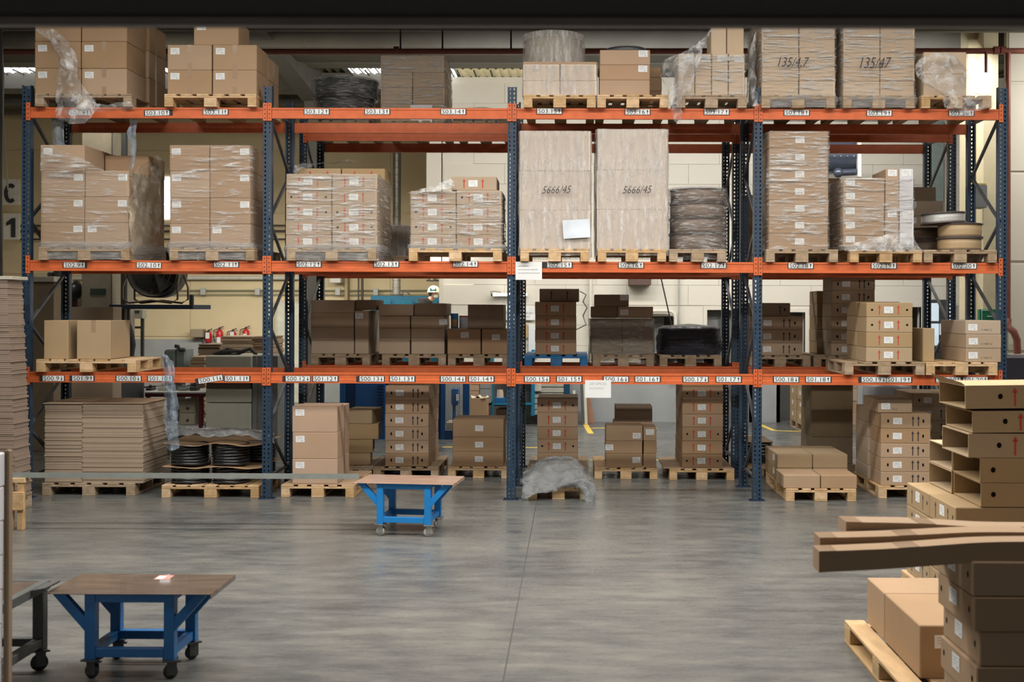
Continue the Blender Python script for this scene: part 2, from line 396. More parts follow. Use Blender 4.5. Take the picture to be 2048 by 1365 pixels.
# grey painted dado of the white wall
b = MB()
zs_ = Z(752, YW)
for (p0, p1) in ((XC, H2[0]), (H2[1], H3[0]), (H3[1], H4[0]), (H4[1], 12)):
    b.box(p0, p1, YW - .03, YW, 0, zs_)
struct(b.build('baseboard_back', GREYW))
b = MB(); b.box(XC, 10, YW - .05, YW, Z(757, YW) , Z(752, YW))
# rooms behind the openings
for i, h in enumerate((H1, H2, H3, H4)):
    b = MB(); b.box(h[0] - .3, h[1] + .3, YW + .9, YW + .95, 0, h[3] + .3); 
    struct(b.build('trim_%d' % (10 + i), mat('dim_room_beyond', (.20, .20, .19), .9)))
    b = MB(); t = .07
    b.box(h[0] - t, h[0], YW - .03, YW + .1, h[2], h[3] + t); b.box(h[1], h[1] + t, YW - .03, YW + .1, h[2], h[3] + t); b.box(h[0], h[1], YW - .03, YW + .1, h[3], h[3] + t)
    struct(b.build('trim_%d' % (20 + i), CREAM))
for i, h in enumerate((H1, H2)):
    d = empty('door_%d' % (i + 1), ((h[0] + h[1]) / 2, YW + .2, h[2])); d['kind'] = 'structure'
    w_ = h[1] - h[0]; hh = h[3] - h[2]
    b = MB(); b.box(h[0] + .02, h[0] + w_ * .62, YW + .2, YW + .24, h[2], h[3] - .02); b.build('door_leaf', mat('grey_door', (.17, .17, .165), .6), d)
    b = MB(); b.box(h[0] + w_ * .30, h[0] + w_ * .55, YW + .17, YW + .2, h[2] + hh * .55, h[3] - .12); b.build('glass_pane', mat('dim_glass', (.09, .10, .10), .15), d)
# left ochre wall (deeper) and its grey dado
ZL = Z(681, YL)
b = MB(); b.box(-15, XC + .5, YL, YL + .2, 0, 6.75); wl = struct(b.build('wall_far', OCHRE))
panel = shared(('panel',), lambda q: q.chbox(-1.17, 1.17, -.015, .015, -.72, .72, .01), OCHRE)
for i in range(-2, 5):
    for j in range(4):
        zc = ZL + .78 + 1.47 * j
        if zc < 6.4: inst('wall_panel', panel, (-11 + 2.37 * i + .8, YL - .01, zc), wl)
b = MB(); b.box(-15, XC + .5, YL - .04, YL, 0, ZL); struct(b.build('baseboard_far', GREYW))
b = MB(); b.box(XC - .02, XC, YW, YL, 0, 6.75); struct(b.build('wall_return', OCHRE))
# pillar strip at the corner
b = MB(); b.box(X(879, YW), X(886, YW), YW - .08, YW - .03, 0, Z(545, YW)); struct(b.build('trim_3', CREAM))
b = MB(); b.box(XU, XC, YW, YW + .25, Z(545, YW), 6.75); struct(b.build('wall_over_passage', CREAM))
b = MB(); b.box(-15.2, -15, 1.5, 28, 0, 6.8); struct(b.build('wall_left', OCHRE))
b = MB(); b.box(12, 12.2, 1.5, 28, 0, 6.8); struct(b.build('wall_right', CREAM))
# near right cream cladding wall and columns
YR = 18.6
XR = X(2012, YR)
b = MB(); b.box(XR, 12, YR, YR + .12, 0, 6.75); wr = struct(b.build('wall_side', CREAM))
for i in range(5):
    z0 = Z(522, YR) + (i - 2) * 1.45
    b = MB(); b.chbox(XR + .02, 11.9, YR - .03, YR, z0 + .02, z0 + 1.43, .01); b.build('cladding_panel', CREAM, wr)
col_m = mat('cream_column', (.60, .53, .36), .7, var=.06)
b = MB(); b.box(X(1966, YR - .4), X(1995, YR - .4), YR - .4, YR, 0, 6.75); struct(b.build('column_front', col_m))
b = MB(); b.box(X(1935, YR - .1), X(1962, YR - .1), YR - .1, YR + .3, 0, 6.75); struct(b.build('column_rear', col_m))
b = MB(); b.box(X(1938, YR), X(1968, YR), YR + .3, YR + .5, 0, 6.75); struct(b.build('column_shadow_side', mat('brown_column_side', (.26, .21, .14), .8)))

# roof: concrete ribs and corrugated sheets
def corrug(b, x0, x1, y0, y1, z, pitch=.16, amp=.028):
    n = int((x1 - x0) / pitch * 4); v = []; f = []
    for i in range(n + 1):
        x = x0 + (x1 - x0) * i / n; zz = z + amp * math.sin(2 * math.pi * (x - x0) / pitch)
        v += [(x, y0, zz), (x, y1, zz)]
    for i in range(n): f.append((2 * i, 2 * i + 1, 2 * i + 3, 2 * i + 2))
    b.add(v, f)
ZR = 6.82
def yroof(py, z=ZR): # distance at which height z appears at picture row py
    d = at(1024, py, 1) - Vector((0, 0, CAMZ)); return (z - CAMZ) / d.z
b = MB(); corrug(b, -15, 12, 4, 28.0, ZR + .06); struct(b.build('ceiling', SHEET))
y1, y2 = yroof(139), yroof(157)
for (a_, c_) in ((-15, -6.55), (-4.35, X(905, 22)), (X(905, 22) + .05, X(1043, 22))):
    mm = SKYL if a_ < X(880, 22) else mat('dusty_translucent_sheet', (.62, .54, .33), .6, var=.3, scale=20, emit=.35)
    b = MB(); corrug(b, a_, c_, y1, y2, ZR + .02); o = b.build('window_1', mm); o['kind'] = 'structure'
    b = MB()
    for q in range(int((c_ - a_) / .32)):
        b.box(a_ + .32 * q, a_ + .32 * q + .025, y1, y2, ZR - .03, ZR - .01)
    b.build('glazing_bar', mat('dark_glazing_bar', (.09, .085, .07), .8), o)
i = 0
for (pa, pb, dz, m_) in ((58, 64, .30, CONC), (92, 102, .32, CONC), (107, 124, .18, mat('dark_olive_beam', (.10, .095, .075), .9)), (124, 137, .10, CONCL), (158, 163, .12, CONCL), (176, 190, .3, CONCL), (205, 214, .3, CONC)):  # one beam is its own dark olive
    ya, yb = yroof(pa + 3, ZR - dz), yroof(pb, ZR - dz)
    if ya > 24.5: x1_ = XC
    elif yb > YW: x1_ = XC; 
    else: x1_ = 12
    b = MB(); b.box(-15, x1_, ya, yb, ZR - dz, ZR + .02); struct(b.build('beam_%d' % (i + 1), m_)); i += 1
# longitudinal girder left of middle
XG = X(640, YW)
b = MB(); b.prism([(17.5, 6.85), (27, 6.85), (27, 6.15), (22.5, 6.25), (17.5, 6.75)], XG - .34, XG, 'x'); struct(b.build('beam_8', CONC))
b = MB(); b.box(XG - .30, XG - .04, 22.4, 22.8, 0, 6.3); struct(b.build('column_left', CONC))
# big concrete panel high at the right of the middle and the wide beam
b = MB(); b.box(X(1168, 21), X(1382, 21), 21, 21.3, Z(104, 21), 6.84); struct(b.build('beam_9', CONCL))
b = MB(); b.box(X(1386, 21), 12, 21.0, 21.3, Z(100, 21), 6.84); struct(b.build('beam_10', CONC))
# dark header the photograph is taken under
b = MB(); b.box(-4, 4, 2.55, 2.9, Z(35, 2.9), 4.2); struct(b.build('beam_11', mat('black_header', (.006, .004, .008), .9)))
b = MB(); b.box(-4, 4, 2.9, 2.93, Z(57, 2.93), Z(30, 2.9)); struct(b.build('trim_4', mat('dark_header_lip', (.30, .27, .25), .6)))

# ================================================================= PALLET RACKING
D = 13.2
ZLV = [Z(747, D), Z(523.5, D), Z(217, D)]       # top faces of the three beam levels
BH = .122
UPX = [X(52, D, 520), X(534, D, 600), X(1023, D, 600), X(1515.5, D, 600), X(2005, D, 520)]
TOPZ = Z(172, D)
def post_mesh(b):
    H = TOPZ; w = .05; n = int(H / .05)
    for c_ in (-1, 1):
        cx = c_ * .025
        for i in range(n):
            z0 = i * .05; z1 = z0 + .05; x0, x1 = cx - .025, cx + .025
            o_ = [(x0, 0, z0), (x1, 0, z0), (x1, 0, z1), (x0, 0, z1)]
            hx0, hx1, hb0, hb1 = cx - .010, cx + .010, cx - .005, cx + .005
            q = [(hb0, 0, z0 + .012), (hb1, 0, z0 + .012), (hx1, 0, z0 + .036), (hx0, 0, z0 + .036)]
            b.add(o_ + q, [(0, 1, 5, 4), (1, 2, 6, 5), (2, 3, 7, 6), (3, 0, 4, 7)])
    b.box(-.051, -.049, 0, .075, 0, H); b.box(.049, .051, 0, .075, 0, H)
    b.box(-.051, -.03, .073, .075, 0, H); b.box(.03, .051, .073, .075, 0, H)
def foot_mesh(b): b.box(-.09, .09, -.02, .10, 0, .008); b.cyl((-.07, .04, .008), (-.07, .04, .02), .012, n=6); b.cyl((.07, .04, .008), (.07, .04, .02), .012, n=6)
BEAMPROF = [(0, 0), (.045, 0), (.045, BH), (0, BH), (0, BH - .022), (.006, BH - .028), (.006, .05), (0, .044)]
def make_rack(name, label, yf, yr, i0, levels_tags=None):
    root = empty(name, (0, yf, 0), 0, label, 'pallet rack')
    ups = UPX[i0:]
    for x in ups:
        for yy, ry in ((yf, 0), (yr, math.pi)):
            pm = shared(('upright_post',), post_mesh, BLUE)
            o = inst('upright_post', pm, (x, yy - yf, 0), root, (0, 0, ry))
            inst('foot_plate', shared(('foot_plate',), foot_mesh, BLUED), (0, 0, 0), o)
        zz = [.2, .8, 1.4, 2.02, 2.62, 3.22, 3.84, 4.46]
        for k in range(len(zz) - 1):
            a = yr - .08 if k % 2 == 0 else yf + .08; c_ = yf + .08 if k % 2 == 0 else yr - .08
            b = MB(); b.bar((x, a, zz[k]), (x, c_, zz[k + 1]), .03, .03); b.build('brace', BRACE, root)
        b = MB(); b.bar((x, yf + .08, .25), (x, yr - .08, .25), .03, .03); b.build('brace', BRACE, root)
        b = MB(); b.bar((x, yf + .08, 4.5), (x, yr - .08, 4.5), .03, .03); b.build('brace', BRACE, root)
    for li, z in enumerate(ZLV):
        for i in range(len(ups) - 1):
            for side in (0, 1):
                x0, x1 = ups[i] + .052, ups[i + 1] - .052
                y0 = yf - .012 if side == 0 else yr + .012
                sg = 1 if side == 0 else -1
                b = MB(); b.prism([(y0 + sg * p[0], z - BH + p[1]) for p in BEAMPROF], x0, x1, 'x')
                bm = b.build('beam', ORANGE, root)
                for e, xx in ((0, ups[i] + .003), (1, ups[i + 1] - .049)):
                    b = MB(); ya, yb = sorted((y0 - sg * .006, y0 - sg * .001 + sg * .012))
                    b.box(xx, xx + .046, ya, yb, z - .15, z + .055)
                    yc = ya - .002 if side == 0 else yb + .002
                    for q in range(4):
                        zc = z - .12 + q * .05
                        b.cyl((xx + .023, ya - .004, zc), (xx + .023, ya, zc), .007, n=6, mi=1)
                    b.build('beam_connector', [ORANGE, BOLT], bm)
                if side == 0 and levels_tags:
                    for (t, pc, py, tl, blk_) in levels_tags[li]:
                        if not (x0 < X(pc, D) < x1): continue
                        c_ = at(pc, py, D); wd = .285 if len(t) > 5 else .25; hd = .068
                        b = MB(); ct, st = math.cos(tl), math.sin(tl)
                        def rp(u, v_, yy): return (c_.x + u * ct - v_ * st, yy, c_.z + u * st + v_ * ct)
                        bl, br = blk_
                        yb = y0 - .004
                        for (u0, u1, v0, v1, yy, mi) in ((-wd / 2 - bl, wd / 2 + br, -hd / 2, hd / 2, yb, 0), (-wd / 2 + .003, wd / 2 - .004, -hd / 2 + .004, hd / 2 - .004, yb - .001, 1)):
                            b.add([rp(u0, v0, yy), rp(u1, v0, yy), rp(u1, v1, yy), rp(u0, v1, yy)], [(0, 1, 2, 3)], mi)
                        p = rp(-wd / 2 + .018, -.020, 0)
                        b.text(t, p[0] - .004, yb - .002, p[2] - .004, w=wd - .072, h=.049, mi=2, tilt=tl)
                        # arrow
                        up = 1 if not t.startswith('S00') else -1
                        u = wd / 2 - .030
                        for poly in (((u - .004, -.021), (u + .004, -.021), (u + .004, .021), (u - .004, .021)), ((u - .012, up * .006), (u + .012, up * .006), (u, up * .026))):
                            b.add([rp(a_, c2, yb - .002) for a_, c2 in poly], [tuple(range(len(poly)))], 2)
                        b.build('location_tag', [BLACKINK, PAPER, BLACKINK], bm)
    return root
def row(l, pre, items):
    out = []
    for it in items:
        n, pc, py = it[:3]; tl = it[3] if len(it) > 3 else 0; bk = it[4] if len(it) > 4 else (.006, .006)
        out.append((pre + '.' + str(n), pc, py, tl, bk))
    return out
T3 = row(3, 'S03', [(9, 160, 226), (10, 315.5, 226.5, .03, (.01, .035)), (11, 432, 224.5), (12, 634, 224), (13, 755, 224), (14, 907, 224), (15, 1099, 223), (16, 1275, 224.5), (17, 1433, 224.5), (18, 1593, 226), (19, 1758, 227), (20, 1922, 227)])
T2 = row(2, 'S02', [(9, 150, 530.5, 0, (.01, .02)), (10, 299, 531, -.02), (11, 453, 529.5), (12, 618, 529), (13, 773, 529), (14, 931, 528.5), (15, 1119, 530.5, 0, (.06, .01)), (16, 1262, 531), (17, 1427, 531.5), (18, 1601, 532), (19, 1767, 532), (20, 1927, 532.5)])
T1 = []
for n, pa, pb in ((9, 108, 167), (10, 258.5, 321.5), (11, 422, 475), (12, 596.5, 651.5), (13, 744, 805), (14, 906.5, 963), (15, 1074.5, 1138.5), (16, 1232, 1295), (17, 1391, 1457), (18, 1572, 1636), (19, 1747, 1797), (20, 1896, 1950)):
    y_ = 757 + .0016 * (pa - 50)
    tl = .16 if n == 11 else 0
    T1 += row(1, 'S00', [(n, pa, y_ + (1.5 if n == 11 else 0), tl, (.035 if n in (9, 11, 12, 13, 19) else .01, .006))]) + row(1, 'S01', [(n, pb, y_, 0, (.03 if n == 9 else .008, .01))])
rack1 = make_rack('pallet_rack', 'front row of blue and orange pallet racking with location tags', D, 14.3, 0, [T1, T2, T3])
rack2 = make_rack('pallet_rack', 'rear row of blue and orange racking behind the tagged one', 14.95, 16.05, 1)

# ================================================================= PALLETS
def deck(b, w, d, z0, z1): b.chbox(0, w, 0, d, z0, z1, .003)
def pallet(xc, y, z, w=.8, d=1.2, m=None, label='', group='wooden pallets', rz=0):
    m = m or WOOD; key = m.name
    root = empty('wooden_pallet', (xc, y, z), rz, label, 'pallet', group)
    n = 5 if w < .95 else (6 if w < 1.1 else 7)
    bw = (.145, .10, .145, .10, .145) if n == 5 else tuple([.13] * n)
    gap = (w - sum(bw)) / (n - 1); x = -w / 2
    for q in bw:
        me = shared(('deck_board', round(q, 3), round(d, 3), key), lambda b: b.chbox(-q / 2, q / 2, 0, d, 0, .022, .003), m)
        inst('deck_board', me, (x + q / 2, rnd.uniform(-.003, .003), .1225), root); x += q + gap
    for k in range(3):
        yy = (0, d / 2 - .0725, d - .145)[k]
        me = shared(('cross_board', round(w, 3), key), lambda b: b.chbox(-w / 2, w / 2, 0, .145, 0, .022, .003), m)
        inst('cross_board', me, (0, yy, .1), root)
        for j in range(3):
            bx = (-w / 2 + .05 if j == 0 else (0 if j == 1 else w / 2 - .05)); 
            wide = .10 if j != 1 else .145
            me = shared(('pallet_block', wide, key), lambda b: b.chbox(-wide / 2, wide / 2, 0, .145, 0, .078, .004), m)
            inst('pallet_block', me, (bx, yy, .022), root)
    for j in range(3):
        bx = (-w / 2 + .05 if j == 0 else (0 if j == 1 else w / 2 - .05)); wide = .10 if j != 1 else .145
        me = shared(('runner_board', wide, round(d, 3), key), lambda b: b.chbox(-wide / 2, wide / 2, 0, d, 0, .022, .003), m)
        inst('runner_board', me, (bx, 0, 0), root)
    return root
def pallet_px(p0, p1, Y, z, label, d=1.2, m=None):
    x0, x1 = X(p0, Y, 620), X(p1, Y, 620)
    return pallet((x0 + x1) / 2, Y, z, round(x1 - x0, 3), d, m, label)

# ================================================================= CARTONS
def lab_mesh(b): b.box(-.052, .052, -.0012, 0, -.037, .037, 0); b.box(-.036, .02, -.0016, -.0012, .018, .023, 1); b.box(-.036, .034, -.0016, -.0012, .004, .008, 1); b.box(-.036, .006, -.0016, -.0012, -.012, -.008, 1); b.box(.014, .03, -.0016, -.0012, -.026, -.014, 1)
def arrow_fn(h): 
    def f(b):
        b.add([(-.006, 0, 0), (.006, 0, 0), (.006, 0, h * .72), (-.006, 0, h * .72)], [(0, 1, 2, 3)])
        b.add([(-.017, 0, h * .7), (.017, 0, h * .7), (0, 0, h)], [(0, 1, 2)])
    return f
def disc(rx, rz_):
    def f(b): b.add([(rx * math.cos(i * math.pi / 7), 0, rz_ * math.sin(i * math.pi / 7)) for i in range(14)], [tuple(range(14))[::-1]])
    return f
NCART = [0]
def carton(xc, y, z, w, h, d, m, marks, label, group, rz=0.0, name='cardboard_box'):
    w, h, d = round(w, 3), round(h, 3), round(d, 3)
    me = shared((name, w, h, d, m.name), lambda b: b.chbox(-w / 2, w / 2, 0, d, 0, h, .006), m)
    o = inst(name, me, (xc, y, z), None, (0, 0, rz)); tag(o, label, 'box', group); NCART[0] += 1
    e = -.0008
    for mk in marks:
        k = mk[0]
        if k == 'L':   # label at u,v (fraction from left, from top)
            u, v = mk[1], mk[2]; sc = min(1, (h * .75) / .074)
            inst('shipping_label', shared(('shipping_label',), lab_mesh, [PAPER, PENCIL]), ((u - .5) * w, e, h * (1 - v)), o, (0, rnd.uniform(-.03, .03), 0))
        elif k == 'A':
            hh = round(h * .68, 3)
            inst('arrow_print', shared(('arrow_print', hh, mk[2].name), arrow_fn(hh), mk[2]), ((mk[1] - .5) * w, e, h * .16), o)
        elif k == 'O':
            inst('hand_hole', shared(('hand_hole', mk[2]), disc(*mk[2]), HOLE), ((mk[1] - .5) * w, e, h * mk[3]), o)
        elif k == 'T':  # vertical tape piece at u, from top or bottom
            hh = round(h * mk[2], 3)
            inst('tape_strip', shared(('tape_strip', hh), lambda b: b.box(-.025, .025, -.0008, 0, 0, hh), TAPE), ((mk[1] - .5) * w, e + .0004, h - hh if mk[3] else 0), o)
        elif k == 'S':  # side face label/tape, at depth fraction
            sx = w / 2 + .0008 if mk[3] > 0 else -w / 2 - .0008
            if mk[1] == 'L': inst('shipping_label', shared(('shipping_label',), lab_mesh, [PAPER, PENCIL]), (sx, mk[2] * d, h * .6), o, (0, 0, math.pi / 2 * mk[3]))
            elif mk[1] == 'T': inst('tape_strip', shared(('tape_strip', h), lambda b: b.box(-.025, .025, -.0008, 0, 0, h), TAPE), (sx, mk[2] * d, 0), o, (0, 0, math.pi / 2 * mk[3]))
            elif mk[1] == 'O': inst('hand_hole', shared(('hand_hole', (.01, .016)), disc(.01, .016), HOLE), (sx, mk[2] * d, h * .55), o, (0, 0, math.pi / 2 * mk[3]))
            elif mk[1] == 'A': inst('arrow_print', shared(('arrow_print', round(h * .68, 3), mk[4].name), arrow_fn(round(h * .68, 3)), mk[4]), (sx, mk[2] * d, h * .16), o, (0, 0, math.pi / 2 * mk[3]))
        elif k == 'W':  # small writing
            q = MB(); q.text(mk[1], (mk[2] - .5) * w, -.0012, h * mk[3], h=mk[4], mi=0, slant=.3)
            q.build('marker_writing', mk[5], o, local=True)
    return o
RO = (.013, .013); VO = (.011, .021)
MK = {
 'plain': [], 'tl': [('L', .17, .25)], 'tlt': [('L', .17, .25), ('T', .5, .34, True), ('T', .5, .3, False)], 'tr': [('L', .86, .25)], 'c': [('L', .52, .5)],
 'red': [('L', .48, .5), ('A', .28, REDINK), ('A', .69, REDINK), ('O', .12, RO, .5), ('O', .88, RO, .5)],
 'redn': [('L', .48, .5), ('A', .28, REDINK), ('A', .69, REDINK)],
 'redx': [('A', .28, REDINK), ('A', .69, REDINK)], 'redo': [('A', .30, REDINK), ('A', .69, REDINK), ('O', .13, RO, .45), ('O', .87, RO, .45)],
 'blk': [('L', .33, .5), ('A', .64, BLACKINK), ('A', .75, BLACKINK), ('O', .14, VO, .5), ('O', .85, VO, .5)],
}
def colname(i, n):
    if n == 1: return ''
    if n == 2: return ('left', 'right')[i] + ' column'
    if n == 3: return ('left', 'middle', 'right')[i] + ' column'
    return ('first', 'second', 'third', 'fourth')[i] + ' column'
def stack(where, desc, m, Y, z0, cols, d, group, row_='', jitter=.003, gapz=.0012, rot=.006):
    """cols: list of (px0, px1, [rows bottom..top], kinds)"""
    n = len(cols); bb = [9, -9, 0]
    for ci, c_ in enumerate(cols):
        p0, p1, ys, kinds = c_[:4]; mm = c_[4] if len(c_) > 4 else m
        x0, x1 = X(p0, Y, 600), X(p1, Y, 600); z = z0
        for r_ in range(len(ys) - 1):
            h = (ys[r_] - ys[r_ + 1]) * Y / F
            kd = kinds if (isinstance(kinds, str) or isinstance(kinds[0], tuple)) else kinds[r_]
            nr = len(ys) - 1
            pos = 'only box' if nr == 1 and n > 1 else ('' if nr == 1 else ('topmost' if r_ == nr - 1 else ORD[r_]))
            cn = colname(ci, n)
            parts = [desc]
            if kd == 'none': z += h; continue
            pp = ' '.join(t for t in (pos, ('of ' + cn) if cn and pos else cn, row_) if t)
            lb = desc + ((', ' + pp) if pp else '') + ', ' + where
            mk = MK[kd] if isinstance(kd, str) else kd
            w_ = x1 - x0 - .004
            carton((x0 + x1) / 2 + rnd.uniform(-jitter, jitter), Y + rnd.uniform(0, jitter * 2), z, w_, h - gapz, d, mm, mk, lb, group, rnd.uniform(-rot, rot))
            z += h
        bb = [min(bb[0], x0), max(bb[1], x1), max(bb[2], z)]
    return bb

# ================================================================= FILM
def fn3(x, y, z, s, k): return mnoise.noise(Vector((x * s + k, y * s - k, z * s + 2 * k)))
def wrap(label, x0, x1, y0, y1, z0, z1, m=None, off=.010, amp=.006, top=True, seed=0.0, pinch=0.0, name='stretch_film', n=14, nz=16, sag=0.0, hem=0.0):
    m = m or FILM; b = MB()
    per = []
    def seg(a, c_, k): 
        for i in range(k): per.append((a[0] + (c_[0] - a[0]) * i / k, a[1] + (c_[1] - a[1]) * i / k))
    X0, X1, Y0, Y1 = x0 - off, x1 + off, y0 - off, y1 + off; r = .03
    seg((X0 + r, Y0), (X1 - r, Y0), n * 2); seg((X1, Y0 + r), (X1, Y1 - r), n); seg((X1 - r, Y1), (X0 + r, Y1), 6); seg((X0, Y1 - r), (X0, Y0 + r), n)
    cx, cy = (x0 + x1) / 2, (y0 + y1) / 2; v = []; K = len(per)
    for j in range(nz + 1):
        t = j / nz; z = z0 + (z1 - z0) * t
        for (px, py) in per:
            dx, dy = px - cx, py - cy; L_ = math.hypot(dx, dy)
            q = amp * (.5 + 1.2 * fn3(px, py, z, 3.1, seed) + .7 * fn3(px, py, z * 3, 9, seed))
            q = max(q, -off * .6) - pinch * math.sin(t * math.pi) * .5
            v.append((px + dx / L_ * q, py + dy / L_ * q, z + (.01 * fn3(px, py, z, 6, seed + 3) if j in (0,) else 0)))
    f = []
    for j in range(nz):
        for i in range(K): f.append((j * K + i, j * K + (i + 1) % K, (j + 1) * K + (i + 1) % K, (j + 1) * K + i))
    if top:
        k0 = len(v)
        for (px, py) in per: v.append((cx + (px - cx) * .86, cy + (py - cy) * .86, z1 + .006 + .006 * fn3(px, py, 0, 5, seed)))
        v.append((cx, cy, z1 + .008))
        for i in range(K):
            f.append((nz * K + i, nz * K + (i + 1) % K, k0 + (i + 1) % K, k0 + i)); f.append((k0 + i, k0 + (i + 1) % K, k0 + K))
    b.add(v, f, 0, True)
    o = tag(b.build(name, m, None, (cx, y0, z0)), label, 'plastic film')
    if hem:
        HEM = MATS.get('gathered_film') or film_mat('gathered_film', (.9, .9, .9), .35, .95, 4.0, (.6, .6, 12), tint=(.80, .79, .78), rough=.12)
        b = MB(); v = []; prof = ((0, 0), (.015, .3), (.03, .55), (.034, .72), (.028, .86), (.012, 1))
        for (dq, t) in prof:
            for (px, py) in per:
                dx, dy = px - cx, py - cy; L_ = math.hypot(dx, dy); q = dq + .012 * fn3(px * 2, py * 2, t, 4, seed + 5)
                v.append((px + dx / L_ * q, py + dy / L_ * q, z0 + hem * t + .02 * fn3(px, py, 0, 3, seed + 9) * (t > .1)))
        b.add(v, [(j * K + i, j * K + (i + 1) % K, (j + 1) * K + (i + 1) % K, (j + 1) * K + i) for j in range(len(prof) - 1) for i in range(K)], 0, True)
        b.build('gathered_hem', HEM, o)
    return o
def sheet(rows, label, m=None, nu=5, nv=5, amp=.02, s=7.0, seed=0.0, name='loose_film', cat='plastic film', parent=None, thick=0.0, crease=True):
    """rows: grid of world points; surface smoothed between them and crumpled"""
    m = m or FILML; H = len(rows); W = len(rows[0])
    def cr(p0, p1, p2, p3, t): return .5 * ((2 * p1) + (p2 - p0) * t + (2 * p0 - 5 * p1 + 4 * p2 - p3) * t * t + (3 * p1 - p0 - 3 * p2 + p3) * t * t * t)
    def line(ps, k):
        o = []; n = len(ps)
        for i in range(n - 1):
            for j in range(k):
                o.append(cr(ps[max(i - 1, 0)], ps[i], ps[i + 1], ps[min(i + 2, n - 1)], j / k))
        o.append(ps[-1]); return o
    g = [line([Vector(p) for p in r_], nu) for r_ in rows]
    cols = list(zip(*g)); cols = [line(list(c_), nv) for c_ in cols]; g = list(zip(*cols))
    v = []; hh = len(g); ww = len(g[0])
    for i, r_ in enumerate(g):
        for j, p in enumerate(r_):
            q = Vector((fn3(p.x, p.y, p.z, s, seed), 1.3 * fn3(p.x, p.y, p.z, s, seed + 7), fn3(p.x, p.y, p.z, s, seed + 13)))
            if crease: q += .5 * Vector((fn3(p.x, p.y, p.z, s * 3, seed), 1.5 * fn3(p.x, p.y, p.z, s * 3, seed + 7), fn3(p.x, p.y, p.z, s * 3, seed + 13)))
            v.append(p + q * amp)
    b = MB(); b.add(v, [(i * ww + j, i * ww + j + 1, (i + 1) * ww + j + 1, (i + 1) * ww + j) for i in range(hh - 1) for j in range(ww - 1)], 0, True)
    o = b.build(name, m, parent, v[0] if parent is None else None)
    if label: tag(o, label, cat)
    return o
def G(*pts): return [at(px, py, Y) for (px, py, Y) in pts]

YF, YP = 13.16, 13.12; YB, YBP = 15.0, 14.93
L1, L2, L3 = ZLV; PH = .1455

# ---- top level, front rack
TL = 'above tag S03.9'
pallet_px(68, 262, YP, L3, 'wide pallet on the top beam above tag S03.9', 1.2, WOODG)
stack(TL, 'plain kraft box', KRAFT, YF, L3 + PH, [(68, 160, [195, 143, 89, 33], 'tl'), (161, 252, [195, 143, 89, 33], ['tlt', 'tlt', 'plain'])], .58, 'kraft boxes on the top level', 'in front row')
stack(TL, 'plain kraft box', KRAFT, YF + .6, L3 + PH, [(206, 297, [195, 143, 89, 33], [[('S', 'T', .4, 1)]] * 3)], .56, 'kraft boxes on the top level', 'in rear row')
pallet_px(327, 511, YP, L3, 'clean pale pallet on the top beam above tag S03.11', 1.2)
TL = 'above tag S03.11'
stack(TL, 'kraft box with tape', KRAFT, YF, L3 + PH, [(333, 422, [195, 146, 95], 'tlt'), (423.5, 512, [195, 146, 95], 'tlt')], .48, 'kraft boxes on the top level', 'in front row')
stack(TL, 'kraft box with tape', KRAFT, YF + .49, L3 + PH, [(440, 535, [195, 149, 104], [[('S', 'T', .5, 1)]] * 2)], .5, 'kraft boxes on the top level', 'in rear row')
zt = L3 + PH + 100 * YF / F
stack(TL, 'single kraft box crowning the pile', KRAFT, YF + .02, zt, [(385, 475, [95, 46], 'tl')], .45, 'kraft boxes on the top level')
# ---- top level, rear rack (coils, boxes, coil)
def coil_rings(root, c_, r, z0, n, tube, gap, m, name='coil_turn'):
    for i in range(n):
        b = MB(); pts = [(c_[0] + r * math.cos(t * math.pi / 14) + rnd.uniform(-.004, .004), c_[1] + r * math.sin(t * math.pi / 14), z0 + tube + i * gap + .004 * math.sin(t * .7 + i)) for t in range(28)]
        b.tube(pts, tube, 7, closed=True); b.build(name, m, root)
def reel(xc, yc, z, r, h, m, label, flange=None, group=None, rf=None, name='wire_reel', core=.35):
    root = empty(name, (xc, yc, z), 0, label, 'reel', group); rf = rf or r * 1.04
    b = MB(); b.lathe((xc, yc, z), [(r * core, .012), (r, .012), (r * 1.0, h * .25), (r * 1.005, h * .5), (r, h - .012), (r * core, h - .012)], 44); b.build('winding', m, root)
    for zz in (0, h - .012):
        b = MB(); b.lathe((xc, yc, z), [(r * core, zz), (rf, zz), (rf, zz + .012), (r * core, zz + .012), (r * core, zz)], 44); b.build('flange', flange or m, root)
    b = MB(); b.lathe((xc, yc, z), [(r * core, 0), (r * core, h)], 30); b.build('core_tube', flange or m, root)
    return root
GREYREEL = mat('dark_grey_winding', (.07, .075, .08), .35, var=.2, scale=4, stretch=(1, 1, 14), bump=.2)
BEIGER = mat('beige_winding', (.30, .25, .18), .45, var=.15, scale=4, stretch=(1, 1, 30), bump=.3)
GOLDR = mat('golden_winding', (.42, .30, .17), .40, var=.15, scale=4, stretch=(1, 1, 40), bump=.3)
BROWNR = mat('brown_spool_winding', (.19, .13, .09), .35, var=.15, scale=4, stretch=(1, 1, 20), bump=.2)
SILVR = mat('silver_winding', (.52, .52, .50), .28, var=.15, scale=4, stretch=(1, 1, 40), bump=.3, metal=.2)
xc = X(692, 15.5); rr = .432
pallet(xc, YBP, L3, .8, 1.2, WOODG, 'pallet under dark wrapped reels above tag S03.12')
zb = L3 + PH
reel(xc, YBP + .5, zb, rr * .84, .17, GREYREEL, 'lowest dark grey reel under film above tag S03.12', rf=rr * .88)
reel(xc, YBP + .5, zb + .174, rr * .90, .17, GREYREEL, 'middle dark grey reel under film above tag S03.12', rf=rr * .93)
reel(xc + .01, YBP + .5, zb + .348, rr * .96, .235, GREYREEL, 'topmost dark grey reel under film above tag S03.12', rf=rr)
